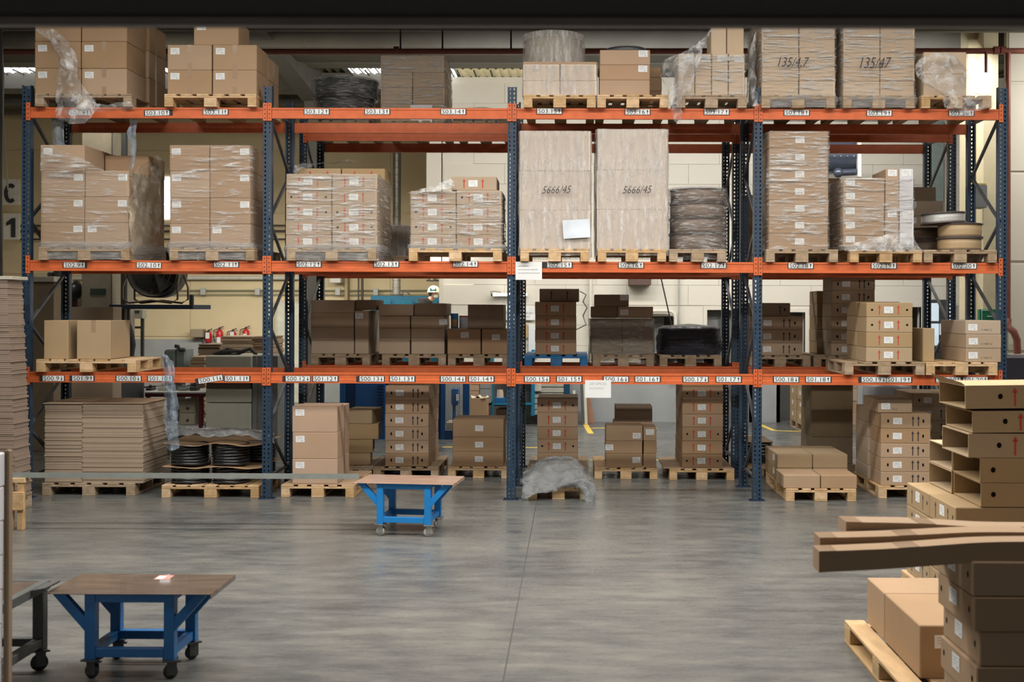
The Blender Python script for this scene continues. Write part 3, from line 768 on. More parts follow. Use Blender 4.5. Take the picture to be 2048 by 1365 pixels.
def wrap_round(label, xc, yc, r, z0, z1, m, seed=0, name='stretch_film', amp=.012, top=True):
    b = MB(); v = []; n = 56; nz = 14
    for j in range(nz + 1):
        z = z0 + (z1 - z0) * j / nz
        for i in range(n):
            t = 2 * math.pi * i / n; q = r + amp * (.6 + fn3(math.cos(t), math.sin(t), z, 3, seed) + .8 * fn3(math.cos(t), math.sin(t), z, 9, seed))
            v.append((xc + q * math.cos(t), yc + q * math.sin(t), z))
    f = [(j * n + i, j * n + (i + 1) % n, (j + 1) * n + (i + 1) % n, (j + 1) * n + i) for j in range(nz) for i in range(n)]
    if top:
        v.append((xc, yc, z1 + .01)); f += [(nz * n + i, nz * n + (i + 1) % n, len(v) - 1) for i in range(n)]
    b.add(v, f, 0, True); return tag(b.build(name, m, None, (xc, yc, z0)), label, 'plastic film')
wrap_round('clear film round the top dark reel above tag S03.12', xc, YBP + .5, rr + .012, zb + .33, zb + .60, FILMD, 3, amp=.012)
wrap_round('clear film round the two lower dark reels above tag S03.12', xc, YBP + .5, rr * .95, zb - .1, zb + .33, FILMD, 4, amp=.014, top=False)
pallet_px(760, 888, YBP, L3, 'pallet under the tall wrapped boxes above tag S03.13', 1.2, WOODG)
bb = stack('above tag S03.13', 'pale kraft box under film', PALE, YB, L3 + PH, [(760, 823, [240, 206, 172, 142], 'plain'), (824, 888, [240, 206, 172, 142], 'plain')], .9, 'film wrapped boxes above tag S03.13')
stack('above tag S03.13', 'wide pale box lying on the wrapped pile', PALE, YB, bb[2], [(760, 887, [142, 108], 'plain')], .9, 'film wrapped boxes above tag S03.13')
w1 = wrap('hazy film round the pale boxes above tag S03.13', bb[0], bb[1], YB, YB + .95, L3 + .02, bb[2] + 34 * YB / F, FILM, seed=2)
b = MB(); b.box(X(820, YB), X(864, YB), YB - .035, YB - .033, Z(246, YB), Z(211, YB)); tag(b.build('paper_sheet', PAPER), 'white sheet stuck low on the wrap above tag S03.13', 'paper')
pallet_px(903, 1015, YBP, L3, 'pallet under the low wrapped coil above tag S03.14', 1.2, WOODG)
xc = X(960, 15.5)
reel(xc, YBP + .5, L3 + PH, .36, .16, GREYREEL, 'low grey coil under film above tag S03.14')
wrap_round('clear film over the low coil above tag S03.14', xc, YBP + .5, .385, L3 + .05, L3 + PH + .19, FILMD, 5, amp=.02)
# bay three top
pallet_px(1046, 1190, YP, L3, 'bright new pallet on the top beam above tag S03.15', 1.2)
bb = stack('above tag S03.15', 'white-faced box', WFACE, YF, L3 + PH, [(1045, 1118.5, [193, 164, 131], 'plain'), (1119.5, 1192, [193, 164, 131], 'plain')], .7, 'white-faced boxes above tag S03.15')
wrap('thin film round the white-faced boxes above tag S03.15', bb[0], bb[1], YF, YF + .72, L3 + PH, bb[2] - .005, FILMH, seed=4, top=False)
b = MB(); b.box(bb[0], bb[1], YF + .01, YF + .7, bb[2], bb[2] + .03); tag(b.build('cardboard_sheet', KRAFT), 'flat cardboard layer over the white-faced boxes above tag S03.15', 'sheet')
xr, yr_ = X(1106, 13.55), 13.55; zr = bb[2] + .032
reel(xr, yr_, zr, .335, .31, BEIGER, 'big translucent-wrapped reel on the boxes above tag S03.15', rf=.35)
wrap_round('clear film bag round the big reel above tag S03.15', xr, yr_, .358, zr - .005, zr + .37, FILMH, 8, amp=.012)
pallet_px(1193, 1336, YP, L3, 'rough-edged pallet on the top beam above tag S03.16', 1.2)
bb = stack('above tag S03.16', 'brown box with corner label', PINK, YF, L3 + PH, [(1198, 1299, [194, 163.5, 133, 103], ['plain', 'tr', 'tr'])], .5, 'brown boxes above tag S03.16')
stack('above tag S03.16', 'small brown box', KRAFT, YF + .55, L3 + PH, [(1262, 1322, [192, 166, 139, 118], 'plain')], .4, 'brown boxes above tag S03.16', 'behind the labelled ones')
reel(X(1250, 13.5), 13.42, bb[2] + .002, .225, .055, GREYREEL, 'flat grey coil on top of the boxes above tag S03.16')
pallet_px(1352, 1492, YP, L3, 'pallet under the upright boxes above tag S03.17', 1.2, WOODG)
kk = [('L', .62, .12)]
bb = stack('above tag S03.17', 'tall narrow box stood upright', PALE, YF, L3 + PH, [(1355, 1388, [196, 112], [kk]), (1389, 1421.5, [196, 112], [kk]), (1422.5, 1455, [196, 112], [kk]), (1456, 1488, [196, 112], [kk])], .45, 'upright boxes above tag S03.17')
stack('above tag S03.17', 'pale upper box', PALE, YF + .03, bb[2], [(1420, 1451, [112, 56], 'plain'), (1452, 1486, [112, 56], 'plain')], .4, 'upright boxes above tag S03.17', 'on the narrow ones')
wrap('clear film round the upright boxes above tag S03.17', bb[0], bb[1], YF, YF + .5, L3 + .10, bb[2] - .02, FILM, seed=11, top=False)
sheet([G((1440, 50, 13.0), (1425, 62, 13.0), (1405, 80, 13.02)), G((1420, 72, 13.02), (1395, 88, 13.0), (1372, 100, 13.03)), G((1400, 108, 13.0), (1362, 120, 12.98), (1330, 118, 13.1)), G((1392, 150, 13.06), (1350, 160, 12.98), (1322, 150, 13.12)), G((1366, 200, 13.08), (1345, 210, 13.0), (1334, 190, 13.1)), G((1362, 242, 13.1), (1352, 240, 13.06), (1340, 220, 13.1))], 'loose crumpled film hanging off the load above tag S03.17', amp=.035, nu=8, nv=6, seed=4)
# bay four top
pl = [(1596.5,)]
for tg, p0, pm_, p1, txt in (('S03.18', 1522, 1596, 1669, '135/4,7'), ('S03.19', 1685, 1758, 1828, '135/47')):
    pallet_px(p0, p1, YP, L3, 'film-covered pallet on the top beam above tag ' + tg, 1.2, WOODG)
    bb = stack('above tag ' + tg, 'film-wrapped kraft box', PALE, YF, L3 + PH, [(p0, pm_, [195, 166, 137, 109, 82, 55, 28], 'plain'), (pm_ + 1, p1, [195, 166, 137, 109, 82, 55, 28], 'plain')], .95, 'wrapped boxes above tag ' + tg)
    w1 = wrap('film with %s written on it above tag %s' % (txt, tg), bb[0], bb[1], YF, YF + .98, L3 + .01, bb[2], FILM, seed=15 + p0, hem=.14, amp=.012)
    c_ = at(p0 + (33 if tg == 'S03.18' else 34), 137, YF - .035)
    q = MB(); q.text(txt, c_.x, YF - .052, c_.z, w=.36, h=.125, slant=.35); q.build('marker_writing', BLACKINK, w1)
sheet([G((1512, 58, 13.15), (1505, 80, 13.2), (1500, 90, 13.4)), G((1510, 120, 13.12), (1498, 118, 13.3), (1496, 120, 13.6)), G((1512, 180, 13.12), (1497, 175, 13.3), (1494, 170, 13.6)), G((1520, 216, 13.1), (1505, 214, 13.1), (1495, 214, 13.4))], 'slack film hanging at the left of the load above tag S03.18', amp=.03, seed=21)
pallet_px(1842, 1982, YP, L3, 'pallet on the top beam above tag S03.20', 1.2)
stack('above tag S03.20', 'draped kraft box', PALE, YF, L3 + PH, [(1846, 1932, [196, 152, 108], 'plain')], .6, 'kraft boxes above tag S03.20')
sheet([G((1836, 118, 13.1), (1856, 108, 13.05), (1880, 106, 13.05), (1908, 108, 13.1), (1934, 140, 13.3)),
       G((1828, 140, 13.05), (1850, 140, 12.98), (1884, 136, 12.98), (1914, 140, 13.0), (1946, 165, 13.15)),
       G((1842, 158, 13.0), (1866, 172, 12.96), (1896, 170, 12.95), (1926, 172, 12.98), (1958, 186, 13.1)),
       G((1878, 186, 13.0), (1894, 200, 12.95), (1914, 204, 12.93), (1942, 198, 12.95), (1984, 192, 13.05)),
       G((1888, 216, 13.0), (1906, 222, 13.0), (1930, 226, 12.97), (1956, 222, 12.95), (1984, 212, 13.02))], 'crumpled film thrown over the box above tag S03.20', amp=.03, nu=8, nv=8, seed=31)
# loose film upper left
sheet([G((76, 60, 13.0), (95, 58, 12.98), (112, 60, 12.98), (125, 72, 13.0), (133, 92, 13.05)), G((74, 62, 13.0), (92, 74, 13.0), (112, 76, 12.95), (132, 84, 12.95), (146, 100, 13.0)),
       G((112, 90, 13.05), (118, 110, 13.0), (130, 112, 12.93), (144, 112, 12.95), (152, 118, 13.02)), G((114, 150, 13.05), (122, 150, 12.98), (134, 150, 12.92), (146, 150, 12.95), (156, 152, 13.03)),
       G((112, 190, 13.04), (124, 190, 12.98), (138, 188, 12.93), (154, 184, 12.95), (170, 178, 13.0)), G((110, 215, 13.0), (126, 225, 12.95), (146, 222, 12.9), (172, 212, 12.93), (196, 208, 13.0)),
       G((108, 236, 13.02), (128, 246, 12.98), (150, 248, 12.92), (176, 240, 12.95), (188, 226, 13.0))], 'bundle of crumpled clear film hanging beside tag S03.9', amp=.035, nu=7, nv=7, seed=41)
sheet([G((178, 196, 13.0), (186, 212, 12.97), (190, 224, 13.0)), G((206, 210, 13.0), (214, 216, 12.95), (216, 224, 13.0)), G((235, 206, 13.0), (240, 212, 12.95), (244, 220, 13.0)), G((262, 204, 13.02), (266, 212, 12.98), (270, 218, 13.02))], 'twisted film lying along the top beam near tag S03.10', amp=.025, nu=6, nv=6, seed=47)
sheet([G((104, 232, 13.35), (118, 240, 13.33), (128, 236, 13.35)), G((102, 255, 13.35), (116, 258, 13.3), (128, 256, 13.35)), G((108, 290, 13.35), (118, 292, 13.33), (130, 290, 13.35))], 'bluish film strip hanging beneath the top beam at left post', FILMB, amp=.02, seed=51)
sheet([G((262, 238, 13.3), (268, 240, 13.28), (273, 238, 13.3)), G((256, 266, 13.3), (266, 268, 13.27), (273, 266, 13.3)), G((262, 296, 13.3), (268, 300, 13.27), (273, 296, 13.3)), G((258, 336, 13.2), (263, 340, 13.1), (270, 326, 13.2))], 'thin film streamer dangling above the load by tag S02.10', FILMB, amp=.02, nu=4, nv=8, seed=54)

# ---- second level, front rack
LW = 'above tag S02.9'
pallet_px(76, 258, YP, L2, 'wide wrapped pallet above tag S02.9', 1.2, WOODG)
bb = stack(LW, 'large kraft box', KRAFT, YF, L2 + PH, [(80, 168, [496, 446, 394, 342, 290], ['tr', 'tr', 'tr', 'tl']), (169, 257, [496, 446, 394, 342], ['tl', 'tr', 'tr'])], .55, 'large wrapped boxes above tag S02.9', 'in front row')
b2 = stack(LW, 'large kraft box', KRAFT, YF + .57, L2 + PH, [(118, 207, [494, 444, 394, 344, 296], 'plain'), (208, 296, [494, 444, 394, 344, 304], 'plain')], .55, 'large wrapped boxes above tag S02.9', 'in rear row')
wrap('torn clear film round the large boxes above tag S02.9', bb[0], bb[1], YF, YF + 1.16, L2 + .01, L2 + PH + 3 * 51.5 * YF / F, FILM2, seed=60, hem=.20, top=False, amp=.007)
sheet([G((82, 290, 13.12), (100, 300, 13.1), (102, 292, 13.1), (104, 292, 13.1)), G((81, 320, 13.1), (120, 318, 13.08), (150, 322, 13.1), (168, 320, 13.12)), G((80, 344, 13.1), (130, 344, 13.08), (180, 340, 13.1), (210, 342, 13.12))], 'stretched film corner over the top left box by tag S02.9', FILM, amp=.01, seed=63)
sheet([G((320, 314, 14.0), (300, 318, 13.8), (285, 330, 13.5), (262, 344, 13.14)), G((322, 350, 14.1), (302, 352, 13.8), (280, 350, 13.45), (259, 350, 13.12)), G((322, 400, 14.1), (302, 400, 13.75), (276, 396, 13.4), (261, 400, 13.12)), G((322, 460, 14.1), (300, 462, 13.8), (280, 455, 13.4), (260, 460, 13.12)), G((318, 500, 14.1), (300, 506, 13.8), (278, 508, 13.4), (262, 508, 13.1))], 'baggy hazy film on the right side of load above S02.9', film_mat('baggy_film', (.92, .90, .86), .30, .8, 3.0, (1, 1, 1), tint=(.80, .70, .56)), amp=.04, seed=66, nu=6, nv=6)
pallet_px(338, 508, YP, L2, 'wide wrapped pallet above tag S02.11', 1.2, WOODG)
bb = stack('above tag S02.11', 'large kraft box', KRAFT, YF, L2 + PH, [(338, 418, [497, 449, 397, 343, 291], ['tl', 'tl', 'tl', 'tl']), (419, 500, [497, 449, 397, 343, 291], ['tl', 'tr', 'tr', 'tr'])], .62, 'neatly wrapped boxes above tag S02.11')
wrap('tight glossy film round the square load above tag S02.11', bb[0], bb[1], YF, YF + .66, L2 + .01, bb[2], FILM2, seed=70, hem=.20, amp=.007, n=18, nz=22)
for (tg, pA, pB, seed) in (('S02.12', 571, 755, 80),):
    pallet_px(573, 752, YP, L2, 'wrapped pallet above tag S02.12', 1.2, WOODG)
    bb = stack('above tag S02.12', 'red-arrow box', GREYK, YF, L2 + PH, [(571, 662.5, [496, 469.5, 439, 408.5, 378, 347], ['redn', 'redn', 'red', 'red', 'redn']), (663.5, 754, [496, 469.5, 439, 408.5, 378, 347], ['redn', 'red', 'red', 'redn', 'redn'])], .54, 'red-arrow boxes above tag S02.12', 'in front row')
    b2 = stack('above tag S02.12', 'red-arrow box', OLIVE, YF + .56, L2 + PH, [(595, 681, [494, 467, 440, 410, 384, 357, 329], ['none', 'plain', 'plain', 'plain', 'plain', 'redx']), (682, 769, [494, 467, 440, 410, 384, 357, 329], ['plain', 'plain', 'plain', 'plain', 'plain', 'redo'])], .46, 'red-arrow boxes above tag S02.12', 'in rear row')
    wrap('streaky film round the red-arrow boxes above tag S02.12', bb[0], bb[1], YF, YF + 1.04, L2 + .005, bb[2], FILM, seed=80, hem=.19, top=False, amp=.007, n=18, nz=22)
    sheet([G((588, 345, 13.7), (596, 330, 13.7), (640, 326, 13.9), (700, 320, 14.0)), G((590, 347, 13.4), (610, 338, 13.68), (650, 327, 13.95), (740, 326, 14.05))], 'crumpled film on the raised rear boxes above S02.12', FILML, amp=.03, seed=84)
RX = X(797, 15.4)
pallet_px(757, 838, YBP, L2, 'narrow pallet behind the gap right of tag S02.13', .8, WOODG)
reel(RX, 15.35, L2 + PH, .205, .20, GREYREEL, 'lower hazy grey reel seen behind tag S02.13', group='grey reels behind tag S02.13')
reel(RX, 15.35, L2 + PH + .205, .20, .20, BEIGER, 'upper hazy grey reel seen behind tag S02.13', group='grey reels behind tag S02.13')
wrap_round('film round the grey reels behind tag S02.13', RX, 15.35, .215, L2 + PH, L2 + PH + .42, FILMH, 6)
pallet_px(817, 1003, YP, L2, 'pale pallet with torn film above tag S02.14', 1.2)
bb = stack('above tag S02.14', 'red-arrow box', GREYK, YF, L2 + PH, [(820, 911.5, [497, 469, 439, 409, 382], ['redn', 'red', 'red', 'redn']), (912.5, 1003, [497, 469, 439, 409, 380], ['redn', 'redn', 'redn', 'red'])], .6, 'red-arrow boxes above tag S02.14')
stack('above tag S02.14', 'single red-arrow box crowning the load', GREYK, YF + .02, bb[2], [(902, 993, [380, 352], 'redn')], .55, 'red-arrow boxes above tag S02.14')
wrap('wrinkled film round the red-arrow boxes above tag S02.14', bb[0], bb[1], YF, YF + .64, L2 + .1, bb[2] - .01, FILM, seed=90, hem=.10, top=False, amp=.008, n=18, nz=20)
sheet([G((815, 386, 13.15), (850, 376, 13.15), (884, 366, 13.15), (905, 356, 13.2)), G((830, 388, 13.12), (860, 384, 13.1), (890, 378, 13.1), (910, 376, 13.15))], 'film stretched slantwise up to the crowning box by S02.14', FILML, amp=.015, seed=93)
# bay three
for tg, p0, p1, ys, lb in (('S02.15', 1038, 1180, [498, 421, 342, 262], '566€/45'), ('S02.16', 1193, 1334, [499, 420, 341, 259], '5666/45')):
    pallet_px(p0 + 2, p1 - 2, YP, L2, 'pallet with orange-tinted blocks above tag ' + tg, 1.2)
    bb = stack('above tag ' + tg, 'tall whitish wrapped box', MILKY, YF, L2 + PH, [(p0, p1, ys, 'plain')], 1.0, 'tall pale boxes above tag ' + tg)
    w1 = wrap('milky vertical-creased film above tag ' + tg, bb[0], bb[1], YF, YF + 1.02, L2 + .07, bb[2], FILMH, seed=p0, amp=.012, n=20, nz=20)
    c_ = at(p0 + (46 if tg == 'S02.15' else 52), 388, YF - .035)
    q = MB(); q.text('5666/45', c_.x, YF - .052, c_.z, w=.34, h=.085, slant=.4, tilt=.03); q.build('marker_writing', BLACKINK, w1)
b = MB(); c_ = at(1153, 458, YF - .04); ct, st = math.cos(.06), math.sin(.06)
b.add([(c_.x + u * ct - v * st, c_.y, c_.z + u * st + v * ct) for u, v in ((-.155, -.105), (.155, -.105), (.155, .105), (-.155, .105))], [(0, 1, 2, 3)])
tag(b.build('document_pouch', mat('bluish_white_pouch', (.66, .72, .80), .3)), 'tilted white document pouch on the film above tag S02.15', 'paper')
pallet_px(1338, 1452, YP, L2, 'dark pallet under the brown drum stack above tag S02.17', 1.0, WOODG)
xc = X(1394, 13.5); r = .325; z = L2 + PH - .02
for i, h_ in enumerate((.19, .18, .175, .165)):
    reel(xc + .004 * i, 13.5, z + .02, r, h_ - .004, BROWNR, '%s brown wrapped spool in the stack above tag S02.17' % ('lowest', 'second from bottom', 'third from bottom', 'topmost')[i], flange=mat('brown_flange', (.10, .07, .05), .4), group='brown spools above tag S02.17', rf=.335); z += h_
wrap_round('shiny smoky film round the brown spools above tag S02.17', xc, 13.5, .34, L2 + .03, z + .03, FILMD, 12, amp=.015)
sheet([G((1346, 396, 13.4), (1352, 384, 13.4), (1376, 382, 13.4), (1400, 392, 13.4)), G((1350, 396, 13.6), (1360, 388, 13.6), (1390, 390, 13.6), (1440, 394, 13.5))], 'ragged film tuft on top of the brown spools by S02.17', FILML, amp=.03, seed=97)
# bay four
pallet_px(1532, 1676, YP, L2, 'grey pallet under the seven-box tower above tag S02.18', 1.2, WOODG)
bb = stack('above tag S02.18', 'wide box with central label', KRAFT, YF, L2 + PH, [(1537, 1656, [500, 468, 434.5, 401, 366.5, 332.5, 297.5, 263], 'c')], 1.1, 'seven-box tower above tag S02.18')
wrap('streaked film round the seven-box tower above tag S02.18', bb[0], bb[1], YF, YF + 1.12, L2 + .12, bb[2], FILM, seed=101, amp=.012, n=18, nz=24)
stack('behind the seven-box tower at S02.18', 'brown rear box', GREYK, YB, L2 + PH, [(1600, 1680, [510, 470, 430, 390, 352], 'plain')], .7, 'rear boxes behind tag S02.18')
pallet_px(1596, 1684, YBP, L2, 'hidden pallet behind the seven-box tower at S02.18', .9, WOODG)
pallet_px(1700, 1844, YP, L2, 'pallet with orange block ends above tag S02.19', 1.2)
bb = stack('above tag S02.19', 'film-wrapped box with label', KRAFT, YF, L2 + PH, [(1686, 1769, [500, 472, 443.5, 414.5, 385, 357], 'tl')], .7, 'wrapped boxes above tag S02.19')
b2 = stack('above tag S02.19', 'upright narrow box', KRAFT, YF, L2 + PH, [(1770, 1797.5, [500, 420, 338], [[('L', .5, .1)]] * 2), (1798.5, 1827, [500, 420, 338], [[('L', .5, .1)]] * 2, WHITEC)], .6, 'upright boxes above tag S02.19')
wrap('diagonally creased film round the load above tag S02.19', bb[0], b2[1], YF, YF + .75, L2 + .14, bb[2], FILM, seed=105, hem=.05, amp=.007, top=False, n=18, nz=18)
sheet([G((1770, 470, 13.1), (1800, 466, 13.08), (1826, 470, 13.08), (1832, 480, 13.1)), G((1700, 490, 13.1), (1760, 486, 13.06), (1820, 488, 13.06), (1840, 496, 13.06)), G((1690, 502, 13.1), (1750, 502, 13.06), (1810, 504, 13.04), (1850, 506, 13.05))], 'splayed film skirt at the foot of the load by S02.19', FILML, amp=.015, seed=108)
pallet_px(1848, 1994, YP, L2, 'grey pallet carrying wire reels above tag S02.20', 1.2, WOODG)
z = L2 + PH; DKF = mat('dark_reel_flange', (.10, .08, .075), .4)
for i, (pc, h_) in enumerate(((1918, .150), (1919, .165))):
    reel(X(pc, 13.45), 13.45, z, .245, h_, GOLDR, ('lower', 'middle')[i] + ' golden wire reel above tag S02.20', flange=DKF, group='wire reels above tag S02.20', rf=.262); z += h_ + .002
o = reel(X(1886, 13.5), 13.5, z + .004, .245, .125, SILVR, 'silver wire reel lying tilted on top above tag S02.20', flange=DKF, group='wire reels above tag S02.20', rf=.262); o.rotation_euler = (0, R(-3), 0)
z = L2 + PH
for i in range(2):
    reel(X(1852, 14.0), 14.02, z, .24, .15, BROWNR, ('lower', 'upper')[i] + ' brown reel at the back above tag S02.20', flange=DKF, group='wire reels above tag S02.20', rf=.255); z += .152
stack('behind the wire reels at S02.20', 'film-covered brown box', GREYK, YB + .1, L2 + PH, [(1812, 1886, [510, 463, 426, 396], ['plain', 'tl', 'tl']), ], .6, 'rear boxes behind tag S02.20')
stack('behind the wire reels at S02.20', 'dull upper box', DARKK, YB + .14, L2 + PH + 114 * 15.1 / F, [(1812, 1872, [396, 368], 'plain')], .4, 'rear boxes behind tag S02.20')
pallet_px(1808, 1890, YBP, L2, 'small pallet behind the wire reels at S02.20', .9, WOODG)
stack('seen between the posts behind S02.17', 'thin kraft box', KRAFT, YB, L2 + PH, [(1490, 1512, [510, 430, 386], 'plain')], .5, 'rear boxes behind tag S02.17')
pallet_px(1486, 1560, YBP, L2, 'hidden pallet between posts right of tag S02.17', .9, WOODG)

# ---- first level, front rack
pallet_px(72, 272, YP, L1, 'wide pale pallet above tags S00.9 and S01.9', .93)
stack('on the pale pallet above tag S01.9', 'tall plain box', OLIVE, YF, L1 + PH, [(87, 136, [721, 643], 'plain')], .62, 'tall plain boxes above tag S01.9', 'left one')
stack('on the pale pallet above tag S01.9', 'tall plain box', OLIVE, YF, L1 + PH, [(153, 221, [721, 643], [[('T', .5, .3, True)]])], .58, 'tall plain boxes above tag S01.9', 'right one')
pallet_px(1690, 1850, YP, L1, 'dirty grey pallet above tags S00.19 and S01.19', 1.0, WOODG)
bx = MK['red']
stack('above tag S01.19', 'red-arrow box with label', OLIVE, YF, L1 + PH, [(1733, 1826, [723, 694, 664, 633.5, 604], ['redn', 'redn', 'red', 'red'])], .46, 'red-arrow boxes above tag S01.19', 'in front row')
stack('above tag S01.19', 'red-arrow box', OLIVE, YF + .48, L1 + PH, [(1712, 1800, [720, 691, 662, 632, 603], 'plain')], .46, 'red-arrow boxes above tag S01.19', 'in rear row')
pallet_px(1853, 1996, YP, L1, 'pale pallet right of tag S01.19 with two box stacks', 1.0)
stack('on the pallet right of tag S01.19', 'narrow upright box', OLIVE, YF + .1, L1 + PH, [(1846, 1870, [723, 656], 'plain')], .55, 'boxes right of tag S01.19')
stack('on the pallet right of tag S01.19', 'box with scribbled date', GREYK, YF, L1 + PH, [(1932, 2003, [729, 701, 673, 645], [[('L', .2, .5), ('W', '11 MAY 2', .42, .25, .022, BLACKINK)]] * 3)], .9, 'scribbled boxes right of tag S01.19')
# ---- first level, rear rack
L1P = L1 + PH
pallet_px(622, 740, YBP, L1, 'dark pallet above tag S01.12 on the rear beams', 1.2, WOODG)
stack('above tag S01.12', 'long unlabelled brown box', GREYK, YB, L1P, [(622, 708, [711, 684, 657, 629, 603], 'plain')], .55, 'brown boxes above tag S01.12')
stack('above tag S01.12', 'tall narrow brown box', GREYK, YB, L1P, [(709, 737, [711, 624], [[('L', .3, .12)]])], .8, 'brown boxes above tag S01.12')
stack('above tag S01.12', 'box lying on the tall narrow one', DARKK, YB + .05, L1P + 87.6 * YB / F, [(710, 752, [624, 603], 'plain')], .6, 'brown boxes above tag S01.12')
pallet_px(764, 892, YBP, L1, 'pallet above tag S01.13 on the rear beams', 1.2, WOODG)
bb = stack('above tag S01.13', 'blank brown box', GREYK, YB, L1P, [(758, 820.5, [711, 685, 659, 634], 'plain'), (822, 889, [711, 685, 659, 634], ['plain', 'plain', [('L', .97, .5)]])], .7, 'blank boxes above tag S01.13')
stack('above tag S01.13', 'slightly askew upper box', GREYK, YB - .03, bb[2], [(757, 827, [634, 611], 'plain')], .6, 'blank boxes above tag S01.13', rot=.03)
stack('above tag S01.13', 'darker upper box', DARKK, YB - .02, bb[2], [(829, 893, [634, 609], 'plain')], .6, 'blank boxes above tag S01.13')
pallet_px(896, 1020, YBP, L1, 'pallet above tag S01.14 on the rear beams', 1.2, WOODG)
bb = stack('above tag S01.14', 'squarish labelled box', KRAFT, YB, L1P, [(895, 962, [711, 660], [[('L', .52, .24)]]), (963.5, 1020, [711, 660], [[('L', .5, .32)]])], .7, 'boxes above tag S01.14')
stack('above tag S01.14', 'dark box lying on two labelled ones', DARKK, YB + .02, bb[2], [(935, 1007, [660, 611], 'plain')], .6, 'boxes above tag S01.14')
b = MB(); x0, x1 = X(903, 15.4), X(917, 15.4); z0 = bb[2]; b.chbox(x0, x1, 15.3, 15.4, z0, z0 + .20, .004, 0); b.box(x0 + .01, x1 - .01, 15.296, 15.3, z0 + .02, z0 + .12, 1)
tag(b.build('parcel', [mat('blue_white_print', (.03, .22, .55), .5), mat('orange_print', (.65, .42, .18), .6)], None, (x0, 15.3, z0)), 'small blue and orange packet above tag S01.14', 'packet')
b = MB(); x0, x1 = X(919, 15.5), X(937, 15.5); b.chbox(x0, x1, 15.45, 15.6, z0, z0 + .17, .004, 0); b.box(x0, x1, 15.446, 15.45, z0 + .15, z0 + .17, 1)
tag(b.build('parcel', [PAPER, mat('red_print_edge', (.6, .12, .05), .6)], None, (x0, 15.45, z0)), 'small white packet with red edge above tag S01.14', 'packet')
pallet_px(1049, 1176, YBP, L1, 'blue-painted pallet above tag S00.15', 1.2, WOODB)
bb = stack('above tag S01.15', 'red-arrow box with label', KRAFT, YB, L1P, [(1070, 1153, [709, 685, 657.5, 630.5, 603], 'redn')], .7, 'red-arrow boxes above tag S01.15')
stack('above tag S01.15', 'dark box on the red-arrow stack', DARKK, YB + .05, bb[2], [(1079, 1159, [603, 577], [[('A', .3, BLACKINK), ('A', .7, BLACKINK)]])], .6, 'red-arrow boxes above tag S01.15')
pallet_px(1186, 1308, YBP, L1, 'wrapped pallet above tag S01.16 on the rear beams', 1.2, WOODG)
bb = stack('above tag S01.16', 'grey-brown box inside smoky film', GREYK, YB, L1P, [(1182, 1244, [709, 673, 637], 'plain'), (1245, 1307, [709, 673, 637], ['plain', 'tr'])], .8, 'smoky wrapped boxes above tag S01.16')
wrap('smoky glistening film round the load above tag S01.16', bb[0], bb[1], YB, YB + .84, L1 + .02, bb[2], film_mat('smoky_grey_film', (.80, .80, .77), .30, .85, 3.5, (1.2, 1.2, 4), tint=(.52, .50, .46), rough=.15, rot=(0, .25, 0)), seed=121, amp=.018, n=18, nz=16)
zt = bb[2] + .012
stack('on the smoky wrapped load above S01.16', 'dark brown box', DARKK, YB + .04, zt, [(1182, 1235, [636, 613], 'plain')], .5, 'boxes topping the load above tag S01.16', 'left of the pair')
stack('on the smoky wrapped load above S01.16', 'labelled grey-brown box', GREYK, YB + .02, zt, [(1236, 1307, [636, 613], [[('L', .18, .5)]])], .5, 'boxes topping the load above tag S01.16', 'right of the pair')
stack('uppermost on the load above S01.16', 'dark labelled box', DARKK, YB + .04, zt + 23 * YB / F, [(1189, 1258, [613, 589], 'tr')], .5, 'boxes topping the load above tag S01.16')
pallet_px(1320, 1444, YBP, L1, 'film-covered pallet above tag S01.17 on the rear beams', 1.2, WOODG)
xc, yc = X(1378, 15.45), 15.48
hc = empty('hose_coil', (xc, yc, L1P), 0, 'thick black hose coil in glossy film above tag S01.17', 'hose coil')
coil_rings(hc, (xc, yc), .36, L1P, 7, .028, .05, COILB)
coil_rings(hc, (xc, yc), .30, L1P + .02, 6, .028, .055, COILB)
b = MB(); v = []; n, nz = 60, 16
for j in range(nz + 1):
    t = j / nz; a = math.pi * t; rr_ = .385 + .055 * math.sin(a) ** .7 if t < .85 else .435 * math.cos((t - .85) / .15 * math.pi / 2) ** .4 if t < 1 else .02
    for i in range(n):
        u = 2 * math.pi * i / n; q = rr_ * (1 + .05 * fn3(math.cos(u), math.sin(u), t * 2, 2.5, 9) + .03 * fn3(math.cos(u), math.sin(u), t * 5, 7, 9))
        v.append((xc + q * math.cos(u), yc + q * math.sin(u), L1 + .03 + t * .52))
b.add(v, [(j * n + i, j * n + (i + 1) % n, (j + 1) * n + (i + 1) % n, (j + 1) * n + i) for j in range(nz) for i in range(n)], 0, True)
tag(b.build('stretch_film', film_mat('black_glossy_wrap', (.40, .41, .45), .40, .85, 3.0, (1, 1, 6), tint=(.10, .105, .14), rough=.07), None, (xc, yc, L1)), 'glossy film stretched over the black coil above tag S01.17', 'plastic film')
pallet_px(1500, 1622, YBP, L1, 'pallet behind the post above tag S01.18', 1.2, WOODG)
bb = stack('above tag S00.18', 'black-arrow box', GREYK, YB, L1P, [(1500, 1606, [712, 687, 660.5, 634], 'blk')], .8, 'black-arrow boxes above tag S00.18')
stack('above tag S00.18', 'brown box on black-arrow stack', DARKK, YB + .03, bb[2], [(1500, 1581, [634, 607], [[('A', .75, BLACKINK), ('O', .86, VO, .5)]])], .6, 'black-arrow boxes above tag S00.18')
pallet_px(1628, 1752, YBP, L1, 'pallet of the tall black-arrow stack above tag S01.18', 1.2, WOODG)
